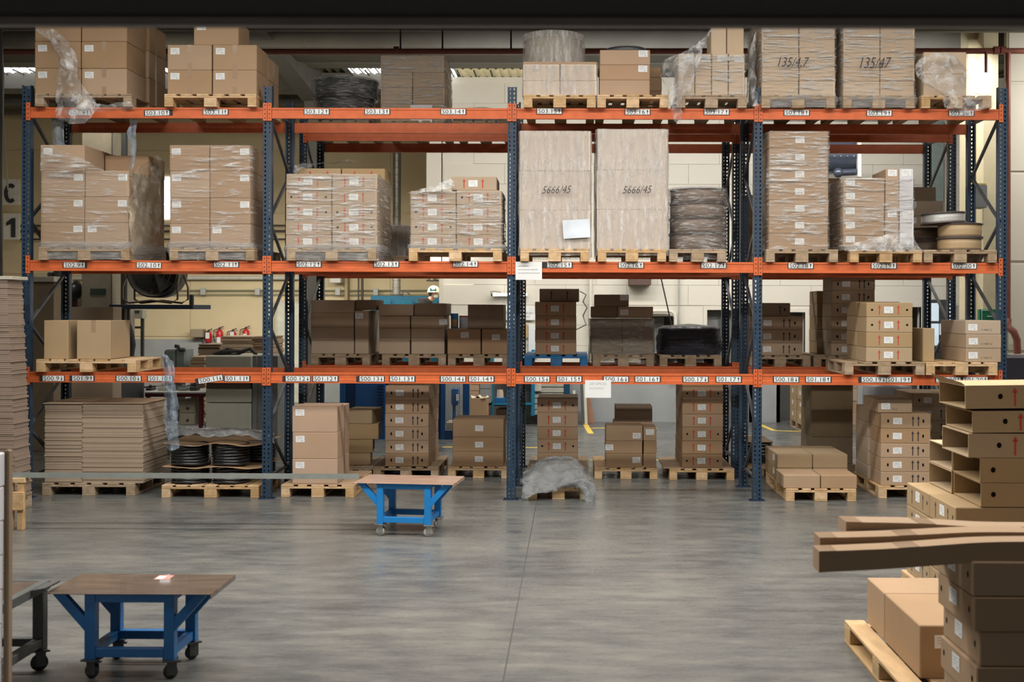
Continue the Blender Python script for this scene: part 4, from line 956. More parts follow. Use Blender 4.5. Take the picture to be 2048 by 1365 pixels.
stack('behind tag S01.19', 'grey black-arrow box', GREYK, YB, L1P, [(1663, 1750, [712, 687, 661, 634, 608, 582, 555], 'blk')], .55, 'tall black-arrow stack behind tag S01.19')
stack('behind tag S01.19', 'kraft box', OLIVE, YB + .58, L1P, [(1634, 1722, [709, 685, 660, 634, 609, 583], 'plain')], .5, 'tall black-arrow stack behind tag S01.19', 'in rear row')

# ---- floor level
def flfront(py, px=1024):
    d = at(px, py, 1) - Vector((0, 0, CAMZ)); return -CAMZ / d.z
# stack of flat cardboard under S00.9
Yc = flfront(992, 180)
pallet_px(85, 270, Yc, 0, 'wide pallet under the flattened boxes below tag S00.9', 1.0, WOODG)
x0, x1 = X(89, Yc), X(286, Yc); z0 = PH; z1 = Z(812, Yc)
root = empty('flat_box_stack', ((x0 + x1) / 2, Yc, z0), 0, 'high stack of flattened cardboard blanks below tags S00.9 and S00.10', 'cardboard stack')
def sheets(root, x0, x1, y0, y1, z0, z1, t, m, name, jit=.008, skew=(0, 0), split=None):
    b = MB(); z = z0; n = int((z1 - z0) / t)
    for i in range(n):
        j1, j2, j3 = rnd.uniform(-jit, jit), rnd.uniform(-jit, jit), rnd.uniform(-jit, jit)
        k = (i / max(1, n - 1)); sx = skew[0] * k; sy = skew[1] * k
        spans = [(x0, x1)] if not split else [(x0, x0 + (x1 - x0) * split), (x0 + (x1 - x0) * split + .004, x1)]
        for (a, c_) in spans:
            jj = rnd.uniform(-jit, jit)
            b.box(a + j1 + sx, c_ + j2 + sx, y0 + jj + sy, y1 + j3 + sy, z0 + i * t, z0 + (i + .86) * t, 0)
    o = b.build(name, m, root); o['kind'] = 'stuff'; return o
sheets(root, x0, x1, Yc + .02, Yc + .80, z0, z1, .0135, GREYK, 'cardboard_sheets', .007, split=.38)
b = MB(); b.chbox(x0 - .015, x0 + .45, Yc, Yc + .8, z1, z1 + .012, .003); b.build('top_sheet', PALE, root)
b = MB(); b.chbox(x0 + .455, x1 + .01, Yc + .01, Yc + .8, z1 + .002, z1 + .014, .003); b.build('top_sheet', KRAFT, root)
# coils on pallet below S00.11
Yc = flfront(996.5, 420)
pallet_px(324, 519, Yc, 0, 'pale pallet of black hose coils below tag S00.11', 1.0)
def wavy(px0, px1, py, Y, d, label, ph=0, amp=.02):
    rows = []
    for yy in (0, d * .5, d):
        rows.append([Vector((X(px0 + (px1 - px0) * t / 6, Y), Y + yy, Z(py, Y) + amp * math.sin(t * 1.9 + ph))) for t in range(7)])
    return sheet(rows, label, KRAFT, 4, 4, .004, name='cardboard_sheet', cat='sheet')
wavy(324, 520, 975, Yc, .95, 'wavy cardboard layer on the pallet below tag S00.11', 0, .004)
zA = Z(973, Yc)
def hose_stack(pc, yy, z, n, label, tilt=0):
    xq = X(pc, Yc + .3)
    r_ = empty('hose_coil', (xq, yy, z), 0, label, 'hose coil', 'black hose coils below tag S00.11')
    coil_rings(r_, (xq, yy), .205, z, n, .0165, .035, COILB); 
    b = MB(); 
    for i in range(n): b.tube([(xq - .19 + .012 * math.sin(q), yy - .19 + .1 , z + .017 + i * .035 + .02 * math.cos(q)) for q in [2 * math.pi * u / 8 for u in range(8)]], .003, 4, closed=True)
    b.build('tie_string', PAPER, r_); return r_
for i, pc in enumerate((384, 466)):
    hose_stack(pc, Yc + .26, zA + .004, 5, ('left', 'right')[i] + ' coil in lower layer of black hoses below tag S00.11')
    hose_stack(pc - 1, Yc + .26, zA + .215, 7, ('left', 'right')[i] + ' coil in upper layer of black hoses below tag S00.11')
hose_stack(496, Yc + .72, zA + .004, 5, 'rear coil in lower layer of black hoses below tag S00.11')
hose_stack(496, Yc + .72, zA + .215, 7, 'rear coil in upper layer of black hoses below tag S00.11')
wavy(324, 522, 939, Yc, .95, 'bent cardboard layer between the hose coils below tag S00.11', 1.2, .012)
wavy(326, 524, 893, Yc, .95, 'bent cardboard sheet capping the hose coils below tag S00.11', 1.5, .018)
sheet([[Vector((X(px, Yc + dy), Yc + dy, Z(py, Yc + dy))) for px, py in ((334, 888), (370, 872), (430, 876), (490, 874), (548, 888))] if dy == 0 else
       [Vector((X(px, Yc + dy), Yc + dy, Z(py, Yc + dy))) for px, py in zip((340, 372, 430, 490, 550), pys)] for dy, pys in ((0, None), (.3, (868, 860, 862, 862, 872)), (.7, (862, 858, 862, 862, 870)), (.95, (882, 872, 876, 872, 880)))], 'grey plastic sheet heaped on the hose coils below S00.11', film_mat('grey_heaped_film', (.6, .62, .65), .4, .9, 6, tint=(.40, .42, .44), rough=.2), amp=.03, nu=8, nv=6, seed=7)
# tall plastic streamer by the S00.10/S01.10 tags
sheet([G((322, 712, 13.12), (332, 708, 13.05), (346, 724, 13.1)), G((326, 745, 13.08), (336, 742, 13.02), (346, 750, 13.08)), G((326, 775, 13.1), (340, 775, 13.04), (354, 780, 13.1)), G((328, 820, 13.15), (342, 820, 13.08), (356, 822, 13.12)), G((332, 860, 13.15), (345, 862, 13.1), (358, 864, 13.15)), G((332, 900, 13.2), (342, 902, 13.15), (356, 898, 13.2))], 'long bluish film trailing over the beam by tag S01.10', FILMB, amp=.03, nu=6, nv=7, seed=17)
# S00.12
Yc = flfront(995.5, 636)
pallet_px(563, 709, Yc, 0, 'pale pallet under the pinkish boxes below tag S00.12', 1.2)
b = MB(); b.box(X(566, Yc), X(706, Yc), Yc + .01, Yc + 1.15, PH, PH + .006); tag(b.build('cardboard_sheet', KRAFT), 'flat cardboard on the pallet below tag S00.12', 'sheet')
bb = stack('below tag S00.12', 'pinkish box with corner label', PINK, Yc + .03, PH + .007, [(585, 676, [969, 919, 866, 813], 'tl')], .36, 'pinkish boxes below tag S00.12', 'in front row')
stack('below tag S00.12', 'pinkish box', PINK, Yc + .40, PH + .007, [(596, 688, [964, 916, 865, 816], [[('S', 'T', .2, 1)]] * 3)], .36, 'pinkish boxes below tag S00.12', 'in rear row')
# brown boxes between S00.12 and S00.13
pallet_px(690, 768, 14.9, 0, 'pallet behind the pinkish boxes below tag S01.12', 1.0, WOODG)
zz = PH
for i, (p0, p1, h_, rz) in enumerate(((684, 744, 24, .12), (684, 748, 27, .12), (686, 759, 31, .1), (690, 746, 28, -.1))):
    w_ = X(p1, 15.1) - X(p0, 15.1); h_ = h_ * 15.1 / F
    carton((X(p0, 15.1) + X(p1, 15.1)) / 2, 15.0 + .02 * i, zz, w_, h_ - .002, .5, OLIVE, [], 'ochre box, %s, in the crooked pile below tag S01.12' % ('lowest', 'second from bottom', 'third from bottom', 'topmost')[i], 'crooked pile below tag S01.12', rz); zz += h_
# S00.13
Yc = 14.86
pallet_px(747, 878, Yc, 0, 'dark pallet under the black-arrow tower below tag S00.13', 1.2, WOODG)
bb = stack('below tag S01.13', 'tan black-arrow box', KRAFT, Yc + .04, PH, [(771, 858.5, [936, 910, 884, 856.5, 830, 803, 774], 'blk')], 1.1, 'black-arrow tower below tag S01.13')
# S00.14
Yc = flfront(957, 955)
pallet_px(897, 1019, Yc, 0, 'pallet under three long boxes below tag S00.14', 1.2)
stack('below tag S00.14', 'long box with central label', KRAFT, Yc + .04, PH, [(906, 1008, [939.5, 910, 881, 845], 'c')], .6, 'long boxes below tag S00.14')
# S00.15
pallet_px(1056, 1178, Yc, 0, 'pallet behind the plastic heap below tag S00.15', 1.2, WOODG)
bb = stack('below tag S00.15', 'red-arrow box', KRAFT, Yc + .04, PH, [(1075, 1157, [939, 911, 884, 859, 830.5, 801], ['redn', 'red', 'redn', 'redn', 'red'])], .7, 'red-arrow boxes below tag S00.15')
# S00.16
Yq = flfront(959, 1250)
pallet_px(1190, 1316, Yq, 0, 'pallet with gapped boards below tag S00.16', 1.2)
bb = stack('below tag S00.16', 'rounded brown box', KRAFT, Yq + .03, PH, [(1212, 1286, [939, 911, 886, 855], [[('L', .84, .45)], [('L', .1, .5)], [('L', .84, .65)]])], .4, 'brown boxes below tag S00.16')
stack('below tag S00.16', 'small right-hand box', KRAFT, Yq + .04, PH, [(1287.5, 1314, [939, 911, 886, 858], ['plain', 'plain', [('L', .5, .35)]])], .4, 'brown boxes below tag S00.16')
b2 = stack('below tag S00.16', 'hidden back box', KRAFT, Yq + .45, PH, [(1228, 1306, [936, 908, 880, 852], 'plain')], .42, 'brown boxes below tag S00.16')
stack('below tag S00.16', 'open-fronted box on the back pile', DARKK, Yq + .45, b2[2], [(1232, 1306, [852, 821], 'plain')], .4, 'brown boxes below tag S00.16')
b = MB(); a0 = at(1231, 850, Yq + .44); 
# S00.17
Yq = flfront(961, 1400)
pallet_px(1340, 1470, Yq, 0, 'pallet under the red-arrow tower below tag S00.17', 1.2)
b = MB(); b.box(X(1328, Yq), X(1468, Yq), Yq + .02, Yq + 1.1, PH, PH + .008); tag(b.build('cardboard_sheet', KRAFT), 'wide flat cardboard under the red-arrow tower below tag S00.17', 'sheet')
bb = stack('below tag S00.17', 'red-arrow box with label', KRAFT, Yq + .05, PH + .009, [(1365, 1447, [941, 914, 888, 860, 834, 806, 779, 752], ['red', 'redn', 'red', 'redn', 'redn', 'red', 'redn'])], .95, 'red-arrow tower below tag S00.17')
# S00.18 low pallet
Yq = flfront(1003.5, 1640)
pallet_px(1573, 1714, Yq, 0, 'pale pallet of low boxes below tags S00.18 and S01.18', 1.4)
b1 = stack('below tag S00.18', 'low front box', KRAFT, Yq + .02, PH, [(1568.5, 1642, [978, 951.5], 'plain'), (1643.5, 1716, [978, 951.5], 'plain')], .52, 'low boxes below tag S00.18')
Y2 = Yq + .56
b2 = stack('below tag S00.18', 'low back box beneath', OLIVE, Y2, PH, [(1555.5, 1626, [951.5, 925], [[('S', 'L', .3, -1)]]), (1627, 1697, [951.5, 925], 'plain')], .86, 'low boxes below tag S00.18')
stack('below tag S00.18', 'low raised back box', OLIVE, Y2, b2[2], [(1555.5, 1626, [925, 897], [[('S', 'L', .3, -1)]]), (1627, 1697, [925, 897], 'plain')], .86, 'low boxes below tag S00.18')
# dark tall boxes behind
pallet_px(1624, 1712, 15.3, 0, 'pallet under dim stretched boxes below tag S01.18', 1.0, WOODG)
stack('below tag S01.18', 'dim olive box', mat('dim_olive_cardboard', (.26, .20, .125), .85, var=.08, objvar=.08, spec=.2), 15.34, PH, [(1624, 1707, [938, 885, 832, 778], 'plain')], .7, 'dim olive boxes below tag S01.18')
# S00.19
Yq = flfront(997.5, 1790)
pallet_px(1758, 1905, Yq, 0, 'pallet under the black-arrow boxes below tag S00.19', 1.2)
mkb = MK['blk']
stack('below tag S00.19', 'black-arrow box with label', KRAFT, Yq + .03, PH, [(1763, 1863, [973, 946, 917.5, 889, 859, 829], 'blk')], .46, 'black-arrow boxes below tag S00.19', 'in front row')
b2 = stack('below tag S00.19', 'plain side box', GREYK, Yq + .52, PH, [(1737, 1830, [968, 940, 912, 884, 855, 826], 'plain')], .6, 'black-arrow boxes below tag S00.19', 'in rear row')
stack('below tag S00.19', 'scribbled box lying on the black-arrow pile', GREYK, Yq + .08, PH + 144 * Yq / F + .004, [(1757, 1826, [828, 801], [[('L', .22, .5), ('W', 'IT-4', .42, .2, .02, BLACKINK)]])], .7, 'black-arrow boxes below tag S00.19')
Yq = 14.7
pallet_px(1812, 1912, Yq, 0, 'pallet behind the open boxes below tag S00.20', 1.0, WOODG)
stack('below tag S00.20', 'black-arrow box', GREYK, Yq + .03, PH, [(1826, 1916, [946, 921, 896, 871, 846, 819, 792], 'blk')], .8, 'black-arrow boxes below tag S00.20')
# plastic-covered machine parts on a pallet in front of S00.15
Yq = flfront(1000, 1115)
pallet_px(1058, 1178, Yq, 0, 'low pallet half hidden by plastic below tag S00.15', .9)
PXC = X(1116, Yq)
for i, (dx, dy, r_, l_) in enumerate(((-.22, .35, .05, .5), (.02, .3, .055, .5), (.22, .38, .05, .45))):
    b = MB(); b.cyl((PXC + dx, Yq + .08, PH + r_), (PXC + dx, Yq + .08 + l_, PH + r_), r_, n=18); o = b.build('steel_roller', mat('dark_oily_steel', (.06, .065, .07), .3, .4), None, (PXC + dx, Yq + .08, PH))
    tag(o, ('left', 'middle', 'right')[i] + ' dark roller under the plastic sheet below tag S00.15', 'roller', 'rollers under plastic')
SH = film_mat('grey_plastic_sheet', (.6, .62, .64), .72, .95, 5, tint=(.27, .29, .305), rough=.2)
sheet([G((1078, 924, Yq + .8), (1096, 916, Yq + .8), (1128, 914, Yq + .8), (1150, 918, Yq + .8), (1172, 940, Yq + .7)),
       G((1052, 942, Yq + .45), (1076, 928, Yq + .4), (1116, 922, Yq + .4), (1152, 926, Yq + .4), (1180, 952, Yq + .4)),
       G((1046, 960, Yq + .05), (1074, 948, Yq + .1), (1116, 945, Yq + .12), (1156, 946, Yq + .12), (1184, 962, Yq + .1)),
       G((1044, 980, Yq - .06), (1066, 972, Yq - .07), (1108, 972, Yq - .06), (1152, 958, Yq - .06), (1188, 968, Yq - .03)),
       G((1042, 999, Yq - .10), (1060, 996, Yq - .12), (1102, 984, Yq - .08), (1158, 972, Yq - .08), (1191, 990, Yq - .07))], 'crumpled grey plastic sheet over a low pallet below S00.15', SH, amp=.035, nu=9, nv=8, seed=3, name='plastic_sheet')
sheet([G((1150, 962, Yq - .07), (1172, 964, Yq - .09), (1190, 972, Yq - .05)), G((1164, 984, Yq - .08), (1176, 986, Yq - .12), (1192, 988, Yq - .06)), G((1164, 1002, Yq - .09), (1176, 1004, Yq - .13), (1190, 1004, Yq - .07))], 'torn plastic corner touching the floor below tag S00.16', SH, amp=.02, nu=6, nv=6, seed=5, name='plastic_sheet')

# ---- notices on the rack
b = MB(); p = at(1031, 560, D - .03); q = at(1084, 524, D - .03)
b.box(p.x, q.x, p.y - .002, p.y, p.z, q.z, 0)
for t, u, v_, wd in (('XXXXXXXX', .10, .68, .13), ('XXXX XXXXX XXXXX', .10, .50, .21), ('XX XXXXXXXXXXXX', .10, .32, .24)):
    pass
for u, v_, wd in ((.10, .72, .40), (.10, .53, .70), (.10, .34, .80)):
    x_ = p.x + (q.x - p.x) * u; 
    while x_ < p.x + (q.x - p.x) * (u + wd):
        l_ = rnd.uniform(.006, .02); b.box(x_, x_ + l_, p.y - .0026, p.y - .002, p.z + (q.z - p.z) * v_, p.z + (q.z - p.z) * v_ + .014, 1); x_ += l_ + .004
tag(b.build('paper_notice', [PAPER, PENCIL], None, (p.x, p.y, p.z)), 'white printed notice hung on the rack left of tag S02.15', 'notice')
b = MB(); p = at(1170, 796, D - .03); q = at(1222, 761, D - .03)
b.box(p.x, q.x, p.y - .002, p.y, p.z, q.z, 0)
b.text('DIEF ESPECIAL', p.x + .05, p.y - .003, q.z - .055, w=.20, h=.03, slant=.2, mi=1); b.text('BUSCAMOS', p.x + .05, p.y - .003, q.z - .105, w=.16, h=.024, slant=.2, mi=1)
tag(b.build('paper_notice', [PAPER, PENCIL], None, (p.x, p.y, p.z)), 'handwritten white notice hanging below tag S00.16', 'notice')

# black coils glimpsed between the posts right of the red-arrow tower
pallet_px(1482, 1556, 15.1, 0, 'orange-brown pallet glimpsed between the posts left of tag S00.18', 1.0)
xq = X(1512, 15.5)
hq_ = empty('hose_coil', (xq, 15.55, PH), 0, 'loose black hose coil between the posts left of tag S00.18', 'hose coil')
coil_rings(hq_, (xq, 15.55), .22, PH, 7, .018, .042, COILB)
b = MB(); b.box(X(1476, 15.1), X(1545, 15.1), 15.1, 15.9, PH + .31, PH + .32); tag(b.build('cardboard_sheet', KRAFT), 'cardboard sheet on the loose black coil between the posts', 'sheet')

# ================================================================= BACKGROUND
def pbox(name, p0, p1, pt, pb, Y, d, m, label=None, cat=None, group=None, parent=None, c=.006, floor=False):
    """box whose front face covers px p0..p1, py pt..pb at depth Y"""
    b = MB(); zb = 0.0 if floor else Z(pb, Y); b.chbox(X(p0, Y), X(p1, Y), Y, Y + d, zb, Z(pt, Y), c)
    o = b.build(name, m, parent, (X((p0 + p1) / 2, Y), Y, zb) if parent is None else None)
    if label: tag(o, label, cat, group)
    return o
def part(parent, name, p0, p1, pt, pb, Y, d, m, c=.003): return pbox(name, p0, p1, pt, pb, Y, d, m, parent=parent, c=c)
# tall grey cabinet
o = pbox('electrical_cabinet', 163, 224, 262, 800, 19.0, 1.0, mat('taupe_cabinet', (.30, .275, .225), .55), 'tall taupe steel cabinet behind the tall plain boxes', 'cabinet', floor=True)
part(o, 'recessed_window', 180, 211, 580, 592, 18.985, .02, mat('dim_green_glass', (.05, .075, .07), .2))
part(o, 'door_seam', 222, 223.5, 262, 760, 18.99, .02, MACHD)
o = pbox('steel_column', 241, 249, 262, 740, 18.7, .12, MACHD, 'dark slim steel column beside the taupe cabinet', 'column', floor=True)
# platform, fan
pf = empty('steel_platform', (X(300, 18.3), 18.3, 0), 0, 'dark blue raised steel platform carrying a drum fan', 'platform')
part(pf, 'deck', 218, 386, 612, 621, 18.2, .9, BLUED)
for px in (252, 380):
    b = MB(); x_ = X(px, 18.9); b.box(x_ - .03, x_ + .03, 18.95, 19.01, 0 if px == 252 else Z(612, 18.9), Z(592 if px != 252 else 612, 18.9)); b.build('support_post', MACHD, pf)
fx, fz = X(307, 18.5), Z(546, 18.5)
fan = empty('drum_fan', (fx, 18.6, Z(612, 18.5)), 0, 'dark drum fan on a tubular stand on the blue platform', 'fan')
b = MB(); b.lathe((fx, 18.45, fz), [(.02, .1), (.36, .12), (.40, .0), (.42, .0), (.42, .45), (.40, .45), (.36, .35), (.02, .35)], 36, axis='y'); b.build('drum', mat('dark_fan_drum', (.06, .055, .05), .45, .3), fan)
for k in range(5):
    b = MB(); a = k * 2 * math.pi / 5; b.add([(fx, 18.5, fz), (fx + .36 * math.cos(a), 18.47, fz + .36 * math.sin(a)), (fx + .36 * math.cos(a + .7), 18.56, fz + .36 * math.sin(a + .7)), (fx, 18.53, fz)], [(0, 1, 2, 3)]); b.build('fan_blade', MACHD, fan)
for k in range(4):
    b = MB(); b.lathe((fx, 18.43, fz), [(.1 * (k + 1) - .004, 0), (.1 * (k + 1) + .004, 0), (.1 * (k + 1) + .004, .008), (.1 * (k + 1) - .004, 0)], 28, axis='y'); b.build('guard_ring', DGREY, fan)
zd = Z(611, 18.5)
for s_ in (-1, 1):
    for yy in (18.35, 18.85):
        b = MB(); b.tube([(fx + s_ * .40, 18.6, fz + .1), (fx + s_ * .44, yy, fz - .25), (fx + s_ * .44, yy, zd + .08), (fx + s_ * .34, yy, zd + .02), (fx, yy + .05, zd + .06)], .017, 8); b.build('stand_tube', mat('bronze_tube', (.13, .10, .075), .4, .4), fan)
for px in (300, 312, 330):
    pass
# electrical box on a stand
st = empty('control_box', (X(268, 20), 20.0, 0), 0, 'grey control box on a dark stand below the blue platform', 'control box')
part(st, 'housing', 250, 285, 622, 640, 20.0, .2, mat('light_grey_plastic', (.40, .39, .33), .5)); part(st, 'cover', 256, 264, 630, 636, 19.98, .02, PAPER)
b = MB(); x_ = X(283, 20.05); b.bar((x_, 20.1, 0), (x_, 20.1, Z(640, 20)), .05, .05); b.build('stand_leg', MACHD, st)
b = MB(); b.bar((X(250, 20), 20.1, Z(658, 20)), (x_, 20.1, Z(658, 20)), .04, .04); b.build('cross_rail', MACHD, st)
for k in range(5): part(st, 'breaker_switch', 262 + k * 3.4, 264.4 + k * 3.4, 624, 628, 19.985, .015, BLACKINK, .001)
# extinguishers on the far wall
for i, (px, pt, pb, lb) in enumerate(((417, 660, 678, 'first small fire extinguisher from the brown wall box'), (439.5, 655, 687, 'tall fire extinguisher second from the brown wall box'), (466, 659, 676, 'fire extinguisher third from the brown wall box'), (492, 654, 680, 'fire extinguisher on the far wall nearest the blue post'))):
    Y = 26.88; xe = X(px, Y); zb = Z(pb + 10, Y); zt = Z(pt + 6, Y); r = .075
    e = empty('fire_extinguisher', (xe, Y, zb), 0, lb, 'fire extinguisher', 'red fire extinguishers on the far wall')
    b = MB(); b.lathe((xe, Y, zb), [(.0, 0), (r, .01), (r, (zt - zb) * .85), (r * .6, (zt - zb) * .97), (.02, zt - zb), (0, zt - zb)], 18); b.build('cylinder', REDP, e)
    b = MB(); b.bar((xe - .02, Y, zt + .02), (xe + .09, Y, zt + .07), .02, .02); b.bar((xe, Y, zt - .02), (xe, Y, zt + .05), .03, .03); b.build('valve_lever', BLACKINK, e)
    b = MB(); b.tube([(xe, Y - .02, zt + .02), (xe - .12, Y - .03, zt - .02), (xe - .14, Y - .03, zt - .15), (xe - .10, Y - .05, zt - .3)], .012, 6); b.build('hose', BLACKINK, e)
    b = MB(); b.box(xe - .045, xe + .045, Y - r - .004, Y - r, zb + .1, zb + .24); b.build('instruction_label', PAPER, e)
pbox('junction_box', 381, 405, 661, 677, 26.7, .25, mat('brown_grey_box', (.30, .25, .18), .6), 'brown-grey box fixed on the wall left of the fire extinguishers', 'junction box')
# conduits on far wall
def pipe(label, pts, r, m, cat='pipe', name='wall_pipe', n=8):
    b = MB(); P = [at(*p) for p in pts]; b.tube(P, r, n); return tag(b.build(name, m, None, P[0]), label, cat)
pipe('thick pale pipe running along the far ochre wall', [(60, 556, 26.8), (600, 556, 26.8)], .05, mat('pale_pipe', (.55, .54, .48), .4))
pipe('upper thin green conduit along the far wall', [(350, 581, 26.85), (900, 581, 26.85)], .014, mat('green_grey_conduit', (.22, .25, .17), .5))
pipe('lower thin green conduit along the far wall', [(250, 589, 26.85), (620, 589, 26.85), (880, 590, 26.85)], .012, MATS['green_grey_conduit'])
for i, px in enumerate((405, 514, 675, 751)):
    pbox('junction_box', px - 5, px + 5, 578, 592, 26.75, .08, mat('pale_grey_box', (.42, .44, .42), .5), 'small conduit box on the far wall, %s from the drum fan' % ('first', 'second', 'third', 'fourth')[i], 'junction box', 'conduit boxes on the far wall')
for i, py in enumerate((452, 463, 479)):
    pipe('%s dark pipe along the ochre wall at the height of sign 1' % ('top', 'middle', 'bottom')[i], [(40, py, 26.8), (590, py, 26.8)], .022 if i != 1 else .03, mat('dark_wall_pipe', (.07, .055, .045), .5))
for i, px in enumerate((717, 724.5)):
    pipe('%s dark upright pipe on the far wall' % ('first', 'second')[i] + ' above the blank boxes', [(px, 545, 26.7), (px, 640, 26.7)], .03 if i else .018, MATS['dark_wall_pipe'])
pbox('wall_cabinet', 659, 681, 552, 567, 26.5, .3, mat('white_box_paint', (.60, .60, .56), .5), 'white box high on the far wall above the brown boxes', 'wall cabinet')
pbox('wall_cabinet', 608, 620, 567, 578, 26.6, .2, mat('light_grey_plastic', (.40, .39, .33), .5), 'small grey box on the far wall between rear posts', 'wall cabinet')
pbox('door_jamb_panel', 689, 695, 540, 640, 26.7, .3, mat('brown_pilaster', (.34, .27, .16), .7), 'brown pilaster strip on the far ochre wall', 'pilaster')
# signs C and 1, bright slit window
for t, pt, pb, p0, lb in (('C', 361, 413, 4, 'white wall sign with a big letter C by the first post'), ('1', 430, 482, 6, 'white wall sign with a big figure one below the letter')):
    s_ = pbox('wall_sign', p0, 39, pt, pb, 26.2, .03, mat('sign_white', (.80, .79, .74), .6), lb, 'sign'); q = MB(); a0 = at(p0 + 5, pb - 7, 26.19)
    if t == 'C':
        n_ = 14; cx_, cz_ = a0.x + .14, a0.z + .22; O_ = []; I_ = []
        for i_ in range(n_ + 1):
            a_ = R(48 + 264 * i_ / n_); O_.append((cx_ + .15 * math.cos(a_), 26.185, cz_ + .225 * math.sin(a_))); I_.append((cx_ + .062 * math.cos(a_), 26.185, cz_ + .135 * math.sin(a_)))
        q.add(O_ + I_, [(i_, i_ + 1, n_ + 2 + i_, n_ + 1 + i_) for i_ in range(n_)])
    else:
        q.prism([(a0.x + .13, a0.z), (a0.x + .23, a0.z), (a0.x + .23, a0.z + .44), (a0.x + .15, a0.z + .44), (a0.x + .02, a0.z + .34), (a0.x + .02, a0.z + .26), (a0.x + .13, a0.z + .31)], 26.18, 26.185, 'y')
    o = q.build('sign_letter', mat('sign_dark_letter', (.04, .045, .05), .6), s_)
o = pbox('window_2', 321, 341, 356, 440, 26.95, .04, WINL); o['kind'] = 'structure'
# door at the left of bay two with green sign
d = empty('door_3', (X(580, 26.9), 26.9, 0)); d['kind'] = 'structure'
pbox('door_frame', 550, 612, 604, 900, 26.86, .06, MACHG, parent=d, floor=False); pbox('door_leaf', 554, 604, 609, 900, 26.83, .05, mat('pale_door', (.62, .62, .52), .5), parent=d)
s_ = pbox('exit_sign', 600, 623, 591, 606, 26.7, .28, mat('exit_green', (.0, .16, .07), .5), 'green emergency exit sign above the pale far door', 'sign')
a0 = at(602, 598.3, 26.69); a1 = at(602, 605, 26.69)
q = MB(); q.text('SALIDA DE', a0.x, 26.69, a0.z, w=.23, h=.055); q.text('EMERGENCIA', a1.x, 26.69, a1.z, w=.23, h=.055); q.build('sign_lettering', PAPER, s_)
s_ = pbox('banner', 548, 577, 503, 522, 26.6, .40, mat('banner_white', (.58, .55, .48), .6), 'white banner with red letters behind the second tagged post', 'sign')
a0 = at(551, 520, 26.59); q = MB(); q.text('ZONA', a0.x, 26.59, a0.z, w=.26, h=.09); q.build('sign_lettering', mat('magenta_red', (.45, .02, .10), .6), s_)
# ducts and blue machine where the person stands
def duct(px, p0, p1, Y, r, lb):
    c_ = at(px, p1, Y); t_ = at(px, p0, Y); e = empty('ventilation_duct', (c_.x, Y, c_.z), 0, lb, 'duct')
    b = MB(); b.cyl((c_.x, Y, c_.z), (c_.x, Y, t_.z), r, n=20, caps=False); b.build('spiral_pipe', DUCT, e)
    k = 0
    while c_.z + .15 * k < t_.z:
        b = MB(); z = c_.z + .15 * k; b.lathe((c_.x, Y, z), [(r, 0), (r + .010, .008), (r, .016)], 20); b.build('seam_ring', DUCT, e); k += 1
    b = MB(); b.lathe((c_.x, Y, c_.z), [(r, -.01), (r + .05, -.01), (r + .05, .02), (r, .02)], 20); b.build('flange', DGREY, e)
duct(793, 200, 590, 24.5, .085, 'vertical spiral duct rising from the blue machine')
duct(865, 205, 562, 24.9, .085, 'second vertical duct by the wall corner behind the worker')
bm = empty('blue_machine', (X(812, 24), 24, 0), 0, 'large teal blue machine housing beside the worker', 'machine')
TEAL = mat('teal_blue_enamel', (.006, .060, .11), .4, var=.06)
part(bm, 'housing', 741, 882, 593, 840, 24.0, 1.0, TEAL, .02)
for (a_, b_) in ((746, 782), (788, 826), (832, 876)): part(bm, 'door_panel', a_, b_, 602, 760, 23.97, .03, mat('teal_panel', (.008, .078, .13), .35), .008)
b = MB(); b.tube([at(805, 592, 24.0), at(806, 584, 24.0), at(812, 582, 24.0), at(820, 590, 24.0)], .018, 6); b.build('cable', BLACKINK, bm)
# blue machine guards seen under the beams
gd = empty('machine_guard', (X(735, 19.3), 19.3, 0), 0, 'dark blue enclosure behind the pinkish boxes and black-arrow tower', 'machine')
NAVY = mat('navy_enamel', (.006, .035, .11), .4, var=.08); MIDB = mat('mid_blue_enamel', (.008, .065, .21), .4, var=.08)
part(gd, 'side_frame', 680, 690, 740, 905, 19.3, .08, MIDB); part(gd, 'rear_panel', 690, 711, 740, 905, 19.6, .05, NAVY); part(gd, 'main_panel', 712, 770, 730, 905, 19.3, .6, MIDB)
part(gd, 'vent_panel', 765, 884, 730, 890, 19.4, .5, NAVY)
for k in range(12):
    b = MB(); z = Z(772 + k * 6, 19.38); b.box(X(757, 19.3), X(768, 19.3), 19.27, 19.3, z, z + .02); b.build('louvre', NAVY, gd)
g2 = empty('mesh_gate', (X(910, 19.3), 19.3, 0), 0, 'blue framed wire mesh gate above the three long boxes', 'gate')
part(g2, 'gate_post', 882, 891, 730, 886, 19.3, .08, MIDB); part(g2, 'gate_post', 926, 939, 730, 886, 19.3, .08, MIDB); part(g2, 'bottom_rail', 891, 926, 862, 880, 19.3, .06, NAVY)
b = MB(); x0, x1 = X(891, 19.33), X(926, 19.33); z0, z1 = Z(862, 19.33), Z(735, 19.33); k = 0
while x0 + .045 * k < x1 + .3:
    for s_ in (1, -1):
        xa = x0 + .045 * k - (.3 if s_ > 0 else 0)
    k += 1
for k in range(int((x1 - x0) / .03)): b.bar((x0 + .03 * k, 19.33, z0), (x0 + .03 * k, 19.33, z1), .006, .006)
for k in range(int((z1 - z0) / .03)): b.bar((x0, 19.33, z0 + .03 * k), (x1, 19.33, z0 + .03 * k), .006, .006)
o = b.build('wire_mesh', DGREY, g2); o['kind'] = 'stuff'
vb = empty('valve_block', (X(910, 20), 20, 0), 0, 'bright blue valve block behind the wire mesh gate', 'machine')
